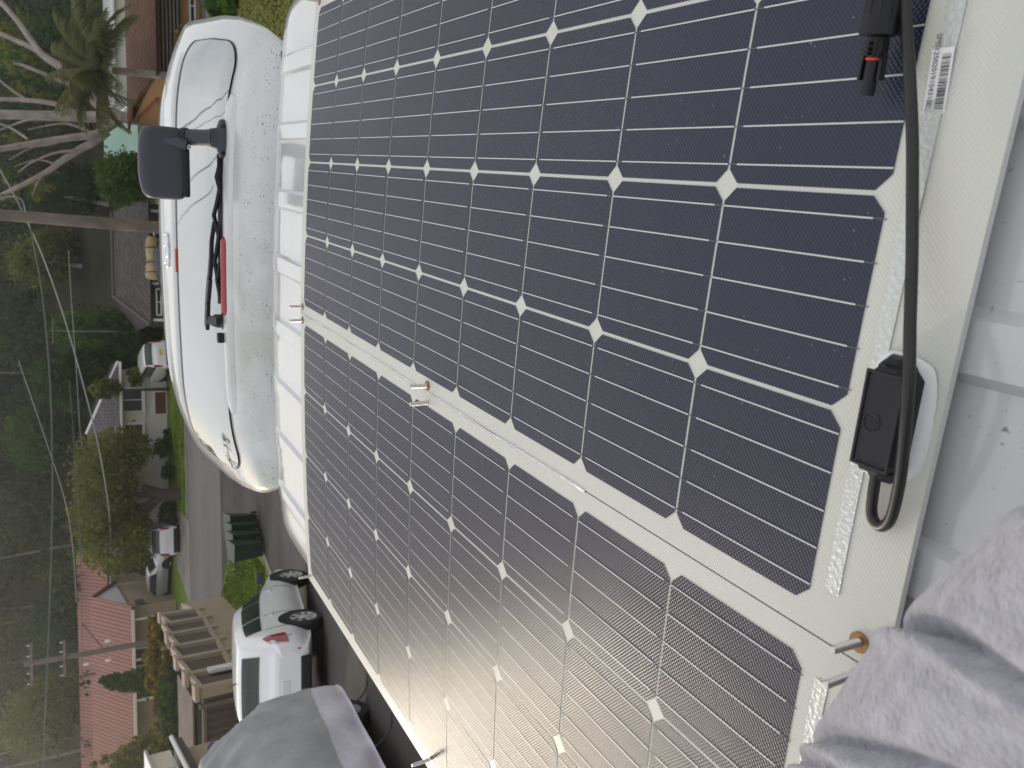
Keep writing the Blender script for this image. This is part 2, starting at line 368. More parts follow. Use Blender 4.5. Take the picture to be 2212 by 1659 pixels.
foot = Vector(tgo(by, tb, .04)); top_ = Vector(onVy(398, 296, by+.03))
sub(MB().tube([foot, foot.lerp(top_, .3), foot.lerp(top_, .6), top_], [.0250, .0225, .0222, .0235], 20), 'mirror_arm', M['slate'], gate, smooth=60)
sub(MB().tube([top_-(top_-foot).normalized()*.010, top_+(top_-foot).normalized()*.006], .0262, 20), 'mirror_collar', M['blackpl'], gate, smooth=40)
# head: rounded shell
hc = Vector(onVy(350, 352, by+.045)); mb = MB()
def head(u, v):                                      # superellipsoid
    s = lambda c, e: math.copysign(abs(c)**e, c)
    x = s(math.cos(v), .34)*s(math.cos(u), .30)*.102; z = s(math.sin(v), .34)*s(math.cos(u), .30)*.066; y = s(math.sin(u), .75)*.040
    z += -.12*y + .03*x*0; z *= (1-.06*abs(x)/.1)
    return hc+Vector((x, y, z+.10*(x/.1)**2*-.06))
mb.grid(head, [R(q) for q in np.linspace(-90, 90, 22)], [R(q) for q in np.linspace(0, 360, 56)])
sub(mb, 'mirror_head', M['slate'], gate, smooth=60)
sub(MB().lathe(Vector(onVy(408, 318, by+.005)), (0, -1, .1), [(0, .006), (.008, .006), (.009, .003), (.012, 0)], 12), 'mirror_pivot_screw', M['steel'], gate)
lipc = Vector((hc.x, hc.y-.012, hc.z-.060))
sub(MB().box(lipc, (.185, .05, .022)), 'mirror_rim', M['blackpl'], gate, bevel=.009)
mirror_spur = [hc+Vector((.055, -.038, -.060)), hc+Vector((.060, -.036, -.035)), hc+Vector((.062, -.030, -.005)), hc+Vector((.060, -.02, .012))]
sub(MB().tube(mirror_spur, [.018, .016, .010, .003], 14), 'mirror_neck', M['slate'], gate, smooth=60)
# wiper: pivot, arm and blade resting on the glass
pv = [hitT(472, 694, .02), hitT(455, 700, .03), hitT(444, 690, .035)]
sub(MB().lathe(hitT(474, 694, .0), (0, .25, 1), [(0, .022), (.014, .022), (.02, .017), (.026, .012), (.03, .0)], 18), 'wiper_pivot', M['blackpl'], gate, smooth=40)
arm = [hitT(447, 706, .03), hitT(448, 680, .035), hitT(449, 650, .038), hitT(453, 600, .036), hitT(456, 560, .032), hitT(457, 520, .030), hitT(463, 480, .026)]
mb = MB(); ws = [.034, .034, .034, .026, .018, .012, .010]
for i in range(6):
    a_, b_ = Vector(arm[i]), Vector(arm[i+1]); mb.bar(a_, b_, ws[i], .012)
mb.bar(hitT(472, 694, .028), hitT(450, 690, .034), .026, .014)
sub(mb, 'wiper_arm', M['blackpl'], gate, bevel=.003)
bl = [hitT(vx, vy, .010) for vx, vy in ((475, 333), (477, 440), (477.5, 540), (476.5, 655))]
mb = MB().tube(bl, .0095, 6)
mb.tube([Vector(p)+Vector((0, -.014, -.001)) for p in bl], .0065, 5)
sub(mb, 'wiper_blade', M['blackpl'], gate)
mb = MB()
for (v0, v1, vx) in ((345, 420, 468), (400, 530, 462), (480, 650, 464), (560, 650, 469)):
    m_ = (v0+v1)/2; mb.tube([hitT(476, v0, .014), hitT((476+vx)/2+1, (v0*3+v1)/4, .022), hitT(vx, m_, .026), hitT((476+vx)/2+1, (v0+3*v1)/4, .022), hitT(476, v1, .014)], .0070, 6)
sub(mb, 'wiper_bracket', M['blackpl'], gate)
# dark trim inside the hinge corner
MB().box((XC+.60, .56, -.12), (.06, .06, .06)).build('hinge_cover', M['seal'], van)
MB().box((XC-.60, .56, -.12), (.06, .06, .06)).build('hinge_cover', M['seal'], van)
# gutter clip on the right shoulder
pc = onV(635, 38, -.085); MB().box(pc, (.02, .05, .018)).build('roof_clip', M['blackpl'], van, bevel=.004)

# ================================================================== SOLAR PANELS
A_ = .158; GAPX = .0415; KP = .0588; DYB = -.0058
def zp(x): return -KP*(x-XC)**2
CW, CL, CH = .1542, .1552, .0112
def make_panel(name, label, x_right, xe0, xe1, dy, kind):
    pn = thing(name, label, 'solar panel', (x_right-.316, -.73, -.02), frame=MV, group='solar panels on the van roof')
    pn_b = OFF[pn.name]['base']
    yf, yn = .030+dy, -1.493+dy
    xg = list(np.linspace(xe0, xe1, 25)); yg = list(np.linspace(yn, yf, 30))
    wav = lambda x, y: .0007*math.sin(7*x+3.1*y)*math.sin(4*y+kind)
    m1 = MB(); m1.grid(lambda x, y: (x, y, zp(x)), xg, yg); m1.grid(lambda x, y: (x, y, zp(x)-.0025), xg, yg, flip=True)
    for y in (yf, yn): m1.grid(lambda x, h: (x, y, zp(x)-h), xg, [0, .0025], flip=(y == yf))
    for x in (xe0, xe1): m1.grid(lambda y, h: (x, y, zp(x)-h), yg, [0, .0025], flip=(x == xe0))
    m1.build('panel_sheet', M['sheet'], pn, smooth=30)
    e = .004; xg2 = list(np.linspace(xe0-e*np.sign(xe0-xe1), xe1+e*np.sign(xe0-xe1), 25)); m2 = MB()
    y2, y3 = yf-.003, yn+.003
    m2.grid(lambda x, y: (x, y, zp(x)-.0026), xg2, [y3, y2]); m2.grid(lambda x, y: (x, y, zp(x)-.0115), xg2, [y3, y2], flip=True)
    for y in (y2, y3): m2.grid(lambda x, h: (x, y, zp(x)-h), xg2, [.0026, .0045, .0052, .008, .0087, .0115])
    for x in (xg2[0], xg2[-1]): m2.grid(lambda y, h: (x, y, zp(x)-h), [y3, y2], [.0026, .0115])
    m2.build('backing_board', M['board'], pn)
    for c in range(4):
        xr = x_right-c*A_-(A_-CW)/2; xl = xr-CW
        cuts = [xr, xr-CH, xr-CW*.35, xr-CW*.5, xr-CW*.65, xl+CH, xl]
        V = []; Fs = []
        for i, x in enumerate(cuts):
            c_ = CH if i in (0, 6) else 0
            V += [(x-xr, -c_, zp(x)+.0006), (x-xr, -CL+c_, zp(x)+.0006)]
        for i in range(6): Fs.append((2*i, 2*i+2, 2*i+3, 2*i+1))
        cell = MB().add(V, Fs).mesh('solar_cell'); cell.materials.append(M['cell']); cell.flip_normals()
        b = MB()
        for q in range(5):
            x = xr-CW*(q+.5)/5; z = zp(x)+.0012; h = .00062
            s0, s1, d0, d1 = (.0, -CL*.95, -CL*.95, -CL-.003) if c % 2 == 0 else (-CL*.05, -CL, .003, -CL*.05)
            b.add([(x-h-xr, s0, z), (x+h-xr, s0, z), (x+h-xr, s1, z), (x-h-xr, s1, z)], [(0, 1, 2, 3)])
            b.add([(x-h*.7-xr, d0, z-.0002), (x+h*.7-xr, d0, z-.0002), (x+h*.7-xr, d1, z-.0002), (x-h*.7-xr, d1, z-.0002)], [(0, 1, 2, 3)], 1)
        bus = b.mesh('busbars'); bus.materials.append(M['busbar']); bus.materials.append(M['dull']); bus.flip_normals() if bus.polygons[0].normal.z < 0 else None
        for r in range(9):
            y = -r*A_-(A_-CL)/2+dy
            co = link('solar_cell', cell, pn, Vector((xr, y, 0))-pn_b)
            bo = link('busbars', bus, co, (0, 0, 0))
    for (x0, x1) in ((x_right-.012, x_right-4*A_+.02),):
        xq = np.linspace(x0, x1, 17); yb = -9*A_-.012+dy
        MB().grid(lambda x, y: (x, y, zp(x)+.0009), xq, [yb-.0125, yb-.008, yb-.004, yb]).build('end_ribbon', M['ribbon'], pn)
    return pn
M['dull'] = mat('dull_ribbon_end', (.10, .10, .11), .4)
panA = make_panel('solar_panel', 'flexible solar panel with a black cable and a barcode label at its near end', 0.0, .028, -.6522, 0, 0)
panB = make_panel('solar_panel', 'flexible solar panel with warm sun glare beside the covered car', -(4*A_+GAPX), -.6538, -1.335, DYB, 2)

def stud(pan, x, y, washer=True, ln=.030, tilt=(0, 0)):
    z = zp(x); d = Vector((tilt[0], tilt[1], 1)).normalized(); prof = [(0, .0030)]
    t = .001
    while t < ln-.002: prof += [(t, .0034), (t+.0005, .0029)]; t += .001
    prof += [(ln-.0015, .0033), (ln, .0024), (ln+.0001, 0)]
    s = MB().lathe((x, y, z), d, prof, 12).build('stud', M['steel'], pan, smooth=20)
    if washer: MB().lathe((x, y, z+.0003), (0, 0, 1), [(0, .0080), (.0012, .0080), (.0016, .0074), (.0016, .005)], 20).build('washer', M['brass'], s, loc=(0, 0, 0))
for x, y, w in ((.012, .004, 1), (-.637, .012, 1), (-.643, -.690, 1), (-.637, -1.470, 1)): stud(panA, x, y, w, tilt=(.02, .02))
for x, y, w in ((-.668, .010, 1), (-.669, -.694, 0), (-.664, -1.470, 0), (-1.318, .004, 0), (-1.318, -.716, 0)): stud(panB, x, y, w, tilt=(-.03, .02))
# bright sliver of tape where the two sheets meet
MB().grid(lambda y, q: (-.6531+q*(.0013+.0009*mnoise.noise(Vector((y*14, 0, 0))))+.0005*math.sin(23*y), y, .0008+(0 if q else .0008+.0006*mnoise.noise(Vector((y*60, 3, 0))))), np.linspace(-1.12, .03, 160), [-1, 0, 1]).build('joint_tape', mat('clear_tape', (.8, .8, .8), .1, metal=.5), panB)

# junction box at the middle of the near end (one per panel)
def rbox(mb, c, d, top=.8, r=.004, n=1):
    x, y, z = d[0]/2, d[1]/2, d[2]
    def ring(sx, sy, zz, ch): return [(c[0]+i, c[1]+j, c[2]+zz) for i, j in ((-sx+ch, -sy), (sx-ch, -sy), (sx, -sy+ch), (sx, sy-ch), (sx-ch, sy), (-sx+ch, sy), (-sx, sy-ch), (-sx, -sy+ch))]
    rs = [ring(x, y, 0, r*1.6), ring(x, y, z*.35, r*1.6), ring(x*top, y*top, z-.0015, r*1.6), ring(x*top-.0015, y*top-.0015, z, r*1.5)]
    V = [p for r_ in rs for p in r_]; Fs = [(i*8+j, i*8+(j+1) % 8, (i+1)*8+(j+1) % 8, (i+1)*8+j) for i in range(3) for j in range(8)]+[tuple(range(24, 32))]
    mb.add(V, Fs)
def jbox(pan, cx, cy):
    z = zp(cx)
    mb = MB(); nn = 40
    pts = [(cx+.046*math.copysign(abs(math.cos(q))**.55, math.cos(q))*(1+.03*math.sin(5*q)), cy+.026*math.copysign(abs(math.sin(q))**.6, math.sin(q))*(1+.04*math.sin(3*q+1))) for q in np.linspace(0, 2*math.pi, nn, endpoint=False)]
    V = [(x, y, z) for x, y in pts]+[(cx+(x-cx)*.97, cy+(y-cy)*.95, z+.0035) for x, y in pts]+[(cx+(x-cx)*.85, cy+(y-cy)*.82, z+.0045) for x, y in pts]
    mb.add(V, [(i*nn+j, i*nn+(j+1) % nn, (i+1)*nn+(j+1) % nn, (i+1)*nn+j) for i in range(2) for j in range(nn)]+[tuple(range(2*nn, 3*nn))])
    mb.build('sealant', M['sealant'], pan, smooth=50)
    mb = MB(); rbox(mb, (cx, cy, z+.002), (.080, .035, .019), top=.93, r=.0055)
    jb = mb.build('junction_box', M['blackpl'], pan, smooth=25)
    for s in (-1, 1):
        m2 = MB(); rbox(m2, (cx+s*.036, cy+.002*s, z+.002), (.017, .026, .0125), top=.82); m2.build('box_lug', M['blackpl'], jb, loc=(0, 0, 0), smooth=25)
    m3 = MB(); zt = z+.021                                # raised frame round a recessed lid
    lx, ly = .0330, .0136
    for c_, d_ in (((cx, cy-ly, zt), (2*lx, .0022, .0022)), ((cx, cy+ly, zt), (2*lx, .0022, .0022)), ((cx-lx, cy, zt), (.0022, 2*ly+.0022, .0022)), ((cx+lx, cy, zt), (.0022, 2*ly+.0022, .0022))): m3.box(c_, d_)
    m3.build('lid_frame', M['blackpl'], jb, loc=(0, 0, 0), bevel=.0006)
    m4 = MB(); m4.tube([(cx-.002+.0062*math.cos(q), cy+.004+.0062*math.sin(q), zt+.0002) for q in np.linspace(0, 2*math.pi, 20)], .0004, 5, cap=False)
    for a_, b_ in (((-.0045, .001), (.0005, .001)), ((-.0045, .007), (-.0045, .001)), ((.0005, .007), (.0005, .001)), ((-.002, .0095), (-.002, -.0015))): m4.bar((cx+a_[0], cy+a_[1], zt), (cx+b_[0], cy+b_[1], zt), .0006, .0006)
    m4.build('embossed_mark', M['blackpl'], jb, loc=(0, 0, 0))
    return jb
jbox(panA, -.467, -1.462)
jbox(panB, -1.135, -1.468)
def catmull(P, n=8):
    P = [Vector(p) for p in P]; out = []
    for i in range(len(P)-1):
        a, b, c, d = P[max(i-1, 0)], P[i], P[i+1], P[min(i+2, len(P)-1)]
        for k in range(n):
            t = k/n; out.append(.5*((2*b)+(-a+c)*t+(2*a-5*b+4*c-d)*t*t+(-a+3*b-3*c+d)*t**3))
    return out+[P[-1]]
cp = [(-.502, -1.463, .010), (-.520, -1.463, .009)]+[tuple(onV(vx, vy, z)) for vx, vy, z in ((1883, 1105, .007), (1890, 1128, .007), (1906, 1137, .009), (1925, 1118, .013), (1940, 1060, .019), (1949, 1000, .024), (1958, 900, .030), (1964, 800, .030), (1966, 700, .022), (1970, 560, .012), (1971, 420, .007), (1971, 300, .005), (1966, 180, .006), (1958, 60, .008), (1952, -30, .010), (1946, -160, .010))]
cp += [(cp[-1][0]+.08, cp[-1][1]+.03, .0), (cp[-1][0]+.22, cp[-1][1]+.04, -.02)]
MB().tube(catmull(cp, 8), .0040, 12).build('cable', M['cable'], panA, smooth=60)
# plug on the cable's end, lying on the cells
P0 = Vector(onV(1921, -40, .0145)); P1 = Vector(onV(1873, 207, .0085)); dd = (P1-P0).normalized(); LN = (P1-P0).length
f = lambda s: s*LN
prof = [(f(-.35), .0085), (f(-.1), .0105), (f(.30), .0118), (f(.42), .0125), (f(.455), .0128), (f(.46), .0105), (f(.48), .0072)]
cn = MB().lathe(P0, dd, prof, 28)
for q in np.linspace(0, 2*math.pi, 10, endpoint=False):
    u_ = dd.orthogonal().normalized(); w_ = dd.cross(u_); c_ = P0+dd*f(.12)+(u_*math.cos(q)+w_*math.sin(q))*.0112
    cn.bar(c_-dd*f(.2), c_+dd*f(.2), .0016, .0016)
conn = cn.build('plug', M['blackpl'], panA, smooth=30)
b1 = MB().lathe(P0, dd, [(f(.47), .0072), (f(.64), .0070), (f(.645), .0055), (f(.66), .005)], 18)
for q in (0, 1, 2, 3):
    for s in (.53, .58, .62):
        u_ = Vector((1, 0, 0)) if q % 2 else Vector((0, 0, 1)); u_ = (u_-dd*u_.dot(dd)).normalized()*(1 if q < 2 else -1)
        b1.bar(P0+dd*f(s)+u_*.005, P0+dd*f(s+.012)+u_*.0115, .005, .0016)
b1.build('plug_body', M['blackpl'], conn, loc=(0, 0, 0), smooth=30)
MB().lathe(P0, dd, [(f(.655), .0046), (f(.66), .0056), (f(.675), .0056), (f(.68), .0046)], 18).build('o_ring', M['red'], conn, loc=(0, 0, 0), smooth=60)
MB().lathe(P0, dd, [(f(.66), .0042), (f(.69), .0047), (f(.98), .0045), (f(1.0), .0042), (f(1.001), .003), (f(.95), .0028)], 18).build('plug_tip', M['blackpl'], conn, loc=(0, 0, 0), smooth=40)
mb = MB(); sd_ = dd.cross(Vector((0, 0, 1))).normalized()
for s in (-1, 1): mb.bar(P0+dd*f(.62)+sd_*.0072*s, P0+dd*f(.86)+sd_*.0078*s, .0022, .006)
mb.build('plug_latch', M['blackpl'], conn, loc=(0, 0, 0), bevel=.0006)
# barcode label
lc = Vector(onV(2010, 172, .0)); la = Vector(onV(2022, 100, 0)); lb = Vector(onV(2000, 240, 0))
lx_ = (lb-la).normalized(); ly_ = Vector((-lx_.y, lx_.x, 0)); LL = (lb-la).length*1.04      # reads away to the left, tops towards the camera
zl = zp(lc.x)+.0014
def lp(u, v, h=0): return lc+lx_*u+ly_*v+Vector((0, 0, zl-lc.z+h))
lab = MB().add([lp(-LL/2, -.0078), lp(LL/2, -.0078), lp(LL/2, .0078), lp(-LL/2, .0078)], [(0, 1, 2, 3)]).build('barcode_label', M['label'], panA)
mb = MB(); rnd = random.Random(3); u = -LL*.40
while u < LL*.43:
    w = rnd.choice((.0003, .0003, .0006, .0009)); mb.add([lp(u, .0002, .0003), lp(u+w, .0002, .0003), lp(u+w, .0062, .0003), lp(u, .0062, .0003)], [(0, 1, 2, 3)]); u += w+rnd.choice((.0003, .0005, .0008))
mb.build('barcode', M['ink'], lab, loc=(0, 0, 0))
def text_mesh(body, size, name, m, par, mtx):
    c = bpy.data.curves.new('t', 'FONT'); c.body = body; c.size = size; c.align_x = 'CENTER'; c.align_y = 'CENTER'
    o = bpy.data.objects.new('t', c); scene.collection.objects.link(o); dg = bpy.context.evaluated_depsgraph_get()
    me = bpy.data.meshes.new_from_object(o.evaluated_get(dg)); bpy.data.objects.remove(o); bpy.data.curves.remove(c)
    me.transform(mtx); me.materials.clear(); me.materials.append(m); me.name = name
    return link(name, me, par, (0, 0, 0))
mtx = Matrix(((lx_.x, ly_.x, 0, 0), (lx_.y, ly_.y, 0, 0), (0, 0, 1, 0), (0, 0, 0, 1)))
mtx.translation = lp(.0005, -.0042, .0003)
text_mesh('SMS125020191043100240826', .0050, 'serial_number', M['ink'], lab, mtx)

# ================================================================== PERSON (only a sleeve reaches into the picture)
M['fleece'] = mat('lavender_grey_fleece', (.385, .378, .43), .95, spec=.1, sheen=.6, bump=(300, .8, .004), var=(90, .20, 8))
M['skin'] = mat('skin', (.55, .33, .24), .5)
pr_ = thing('person', 'person in a pale lavender grey fleece reaching across the van roof', 'person', (-.55, -1.75, -.03), frame=MV)
AX = [(-.40, -2.22, .34), (-.385, -2.0, .27), (-.42, -1.80, .17), (-.50, -1.680, .120), (-.60, -1.618, .105), (-.72, -1.578, .09), (-.86, -1.570, .07), (-.97, -1.565, .052)]
AR = [.105, .097, .087, .080, .0755, .074, .066, .050]
ax_p = catmull(AX, 40); ax_r = np.interp(np.linspace(0, 7, len(ax_p)), range(8), AR)
def sleeve():
    V = []; n = 128; k = len(ax_p); u = None
    for i, p in enumerate(ax_p):
        t = (ax_p[min(i+1, k-1)]-ax_p[max(i-1, 0)]).normalized()
        if u is None: u = Vector((0, 0, 1))
        u = (u-t*u.dot(t)).normalized(); w = t.cross(u); s = i/40
        for j in range(n):
            q = 2*math.pi*j/n; r = ax_r[i]
            c = Vector((math.cos(q)*2.0, math.sin(q)*2.0, s*1.5))
            fold = 0
            for (s0, q0, sl, wd, am) in ((3.30, .35, 1.7, .055, .015), (3.95, .15, 1.8, .060, .016), (4.45, .55, 1.6, .045, .009), (5.0, .25, 1.7, .055, .012), (3.6, .8, 1.4, .04, .007), (5.5, .1, 1.4, .06, .008), (2.6, .6, 1.2, .14, .012)):
                qq = (q+math.pi) % (2*math.pi)-math.pi
                dq = qq-q0; e = (s-s0)-sl*dq*.45
                fold -= .75*am*math.exp(-(e/wd)**2)*math.exp(-(dq/.75)**2)
                fold += am*.35*math.exp(-((e-wd*1.7)/wd)**2)*math.exp(-(dq/.85)**2)
            r += fold + .0025*mnoise.noise(c*1.7) + .0006*mnoise.noise(c*6)
            P = p+(u*math.cos(q)+w*math.sin(q))*r
            if P.z < -.016+.004: P.z = max(P.z, -.012)
            V.append(P)
    Fs = [(i*n+j, i*n+(j+1) % n, (i+1)*n+(j+1) % n, (i+1)*n+j) for i in range(k-1) for j in range(n)]
    Fs += [tuple(range(n)), tuple(range((k-1)*n, k*n))]
    return MB().add(V, Fs)
# hand and wrist: one continuous skinned surface inside the cuff, palm on the panel
hv = [(-.93, -1.578, .055), (-1.00, -1.572, .040), (-1.05, -1.566, .030)]
he = [(0, 1), (1, 2)]; hr = [.028, .026, .030]
def chain(root, pts, rs):
    last = root
    for p, r in zip(pts, rs): hv.append(p); hr.append(r); he.append((last, len(hv)-1)); last = len(hv)-1
for off, ln in ((.030, .075), (.010, .085), (-.010, .078), (-.029, .060)):
    b = Vector((-1.09, -1.562+off, .022)); d = Vector((-1, off*1.2, 0)).normalized()
    chain(2, [tuple(b), tuple(b+d*ln*.45+Vector((0, 0, .008))), tuple(b+d*ln*.8+Vector((0, 0, -.006))), tuple(b+d*ln+Vector((0, 0, -.020)))], [.0105, .0092, .0085, .0075])
chain(1, [(-1.035, -1.532, .020), (-1.065, -1.515, .012), (-1.09, -1.507, .002)], [.013, .0105, .009])
me = bpy.data.meshes.new('hand'); me.from_pydata(hv, he, []); me.materials.append(M['skin'])
hand = link('body', me, pr_)
sk = hand.modifiers.new('skin', 'SKIN')
for i, r in enumerate(hr): me.skin_vertices[0].data[i].radius = (r, r)
me.skin_vertices[0].data[0].use_root = True
ss = hand.modifiers.new('sub', 'SUBSURF'); ss.levels = 2; ss.render_levels = 2
for p_ in me.polygons: p_.use_smooth = True
sk.use_smooth_shade = True
sleeve().build('fleece_sleeve', M['fleece'], pr_, smooth=80)

# ================================================================== GROUND
def soil(name, cols, scale, rough=.9, bump=(30, .4, .02), detail=6, stretch=(1, 1, 1)):
    m = mat(name, cols[0], rough, spec=.2, bump=bump); t = m.node_tree; b = t.nodes['Principled BSDF']; l = t.links.new
    tcn = t.nodes.new('ShaderNodeTexCoord'); mp_ = t.nodes.new('ShaderNodeMapping'); mp_.inputs['Scale'].default_value = stretch
    n = t.nodes.new('ShaderNodeTexNoise'); n.inputs['Scale'].default_value = scale; n.inputs['Detail'].default_value = detail; n.inputs['Roughness'].default_value = .65
    r = t.nodes.new('ShaderNodeValToRGB'); e = r.color_ramp.elements; e[0].position = .3; e[1].position = .72; e[0].color = (*cols[0], 1); e[1].color = (*cols[-1], 1)
    for i, c in enumerate(cols[1:-1]): q = e.new(.3+.42*(i+1)/(len(cols)-1)); q.color = (*c, 1)
    l(tcn.outputs['Object'], mp_.inputs['Vector']); l(mp_.outputs['Vector'], n.inputs['Vector']); l(n.outputs['Fac'], r.inputs['Fac']); l(r.outputs['Color'], b.inputs['Base Color'])
    return m
M['lawn'] = soil('lawn_grass', [(.10, .16, .018), (.16, .23, .03), (.14, .18, .03), (.28, .23, .11)], .55, bump=(45, .6, .05), stretch=(1, .45, 1))
M['verge'] = soil('verge_grass', [(.09, .13, .018), (.13, .18, .025), (.16, .17, .04)], .5, bump=(40, .6, .05))
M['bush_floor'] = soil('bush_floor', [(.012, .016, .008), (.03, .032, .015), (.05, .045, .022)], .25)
M['asphalt'] = soil('driveway_asphalt', [(.050, .046, .044), (.075, .069, .066), (.10, .092, .088)], .45, rough=.85, bump=(70, .5, .01))
M['road'] = soil('road_asphalt', [(.15, .138, .13), (.17, .156, .148), (.20, .185, .175)], .3, rough=.9, bump=(60, .4, .01), stretch=(.4, 1, 1))
M['concrete'] = soil('pale_concrete', [(.20, .185, .17), (.26, .24, .22), (.31, .29, .27)], .8, rough=.9)
YR = sorted(set(list(np.arange(-10, 50.01, .5))+[float(y) for y in PY if -60 <= y <= 220]+list(np.arange(52, 132, 2.5))+list(np.arange(135, 221, 8))+[-60, -30]))
XR = [-160, -110, -80, -60, -45, -35]+list(np.arange(-30, 31, 2.))+[35, 45, 60, 80, 110, 160]
def terr(y, x):
    z = zg(x, y)
    if y > 66: z += 1.8*mnoise.noise(Vector((x*.045, y*.05, 0)))*min(1, (y-66)/20)
    return (x, y, z)
g = MB(); g.grid(lambda y, x: terr(y, x), YR, XR, flip=True)
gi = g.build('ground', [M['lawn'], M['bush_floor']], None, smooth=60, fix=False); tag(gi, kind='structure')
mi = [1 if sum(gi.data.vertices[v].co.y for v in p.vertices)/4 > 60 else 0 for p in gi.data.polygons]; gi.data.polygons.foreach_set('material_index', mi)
if gi.data.polygons[0].normal.z < 0: gi.data.flip_normals()
def drape(name, left, right, y0, y1, m, h, n=10):
    ys_ = [y for y in YR if y0 <= y <= y1]; lf = lambda y: np.interp(y, [p[0] for p in left], [p[1] for p in left]); rt = lambda y: np.interp(y, [p[0] for p in right], [p[1] for p in right])
    mb = MB(); mb.grid(lambda y, t: (lf(y)+(rt(y)-lf(y))*t, y, zg(lf(y)+(rt(y)-lf(y))*t, y)+h), ys_, list(np.linspace(0, 1, n)))
    o = mb.build(name, m, None, smooth=60, fix=False)
    if o.data.polygons[0].normal.z < 0: o.data.flip_normals()
    return tag(o, kind='structure')
dl = [(-10, -8), (10, -7.6), (19, -6.6), (22, -5.7), (26, -5.35), (33, -5.8), (36, -7.0), (38, -9)]
dr = [(-10, 2.6), (8, 2.6), (22, 1.6), (30, 2.0), (35, 3.8), (38, 6)]
drape('driveway', dl, dr, -10, 38, M['asphalt'], .010, 14)
drape('road', [(0, -110), (60, -110)], [(0, 110), (60, 110)], 38, 48.5, M['road'], .016, 30)
drape('house_driveway', [(48, -12.4), (56, -11.2)], [(48, -7.4), (56, -7.3)], 48.5, 55, M['concrete'], .020)
drape('neighbour_driveway', [(48, -19.5), (56, -15.5)], [(48, -13.6), (56, -13.6)], 48.5, 55, M['concrete'], .020)
drape('garage_driveway', [(48, .2), (56, .4)], [(48, 5.6), (56, 5.4)], 48.5, 55, M['concrete'], .020)
drape('verge', [(20, -7.3), (60, -7.3)], [(20, .2), (60, .2)], 48.5, 54, M['verge'], .022)
drape('lawn_edging', [(19.5, -6.45), (22, -5.85), (26, -5.5), (27, -5.52)], [(19.5, -6.1), (22, -5.55), (26, -5.2), (27, -5.2)], 19.5, 27, M['concrete'], .030, 3)
for y_, segs in ((38.0, ((-90, -9.2), (6.2, 90))), (48.55, ((-90, -19.7), (-13.4, -12.6), (-7.2, 0), (5.8, 90)))):
    for a_, b_ in segs:
        o = MB().box(((a_+b_)/2, y_, zg(0, y_)+.05), (b_-a_, .18, .14)).build('kerb', M['concrete'], None, bevel=.02); tag(o, kind='structure')
# tufts so the lawn reads as grass
def tufts(name, n, xy, hgt, m, label):
    V = []; Fs = []
    for i in range(n):
        x, y = xy(); z = zg(x, y); a = random.random()*6.28; h = hgt*(.5+random.random()); w = .03+.03*random.random()
        dx, dy = math.cos(a)*w, math.sin(a)*w; lx, ly = (random.random()-.5)*h, (random.random()-.5)*h; b = len(V)
        V += [(x-dx, y-dy, z), (x+dx, y+dy, z), (x+lx, y+ly, z+h)]; Fs.append((b, b+1, b+2))
    o = MB().add(V, Fs).build(name, m, None, fix=False); return tag(o, label, 'grass', kind='stuff')
M['blade'] = mat('grass_blade', (.14, .21, .03), .8, spec=.2, var=(.8, .5))
def lawn_xy():
    while True:
        y = random.uniform(14, 37.5); x = random.uniform(-10, -5.2)
        if x < np.interp(y, [p[0] for p in dl], [p[1] for p in dl])-.4: return x, y
tufts('grass', 9000, lawn_xy, .09, M['blade'], 'short green lawn grass beside the driveway')
M['blade_dry'] = mat('dry_grass_blade', (.12, .125, .022), .8, spec=.2, var=(.9, .35))
M['lawn_dry'] = soil('yellowish_lawn', [(.085, .09, .014), (.12, .125, .02), (.16, .15, .035)], 1.2, bump=(45, .6, .05))
drape('right_lawn', [(12, 3.0), (30, 2.4), (36, 4.5)], [(12, 30), (36, 30)], 12, 36, M['lawn_dry'], .014)
tufts('grass', 7000, lambda: (random.uniform(4.5, 14), random.uniform(15, 33)), .06, M['blade_dry'], 'yellowish lawn grass right of the van')
tufts('grass', 5000, lambda: (random.uniform(-7.2, .1), random.uniform(48.8, 54)), .12, M['blade'], 'mown verge grass in front of the white house')

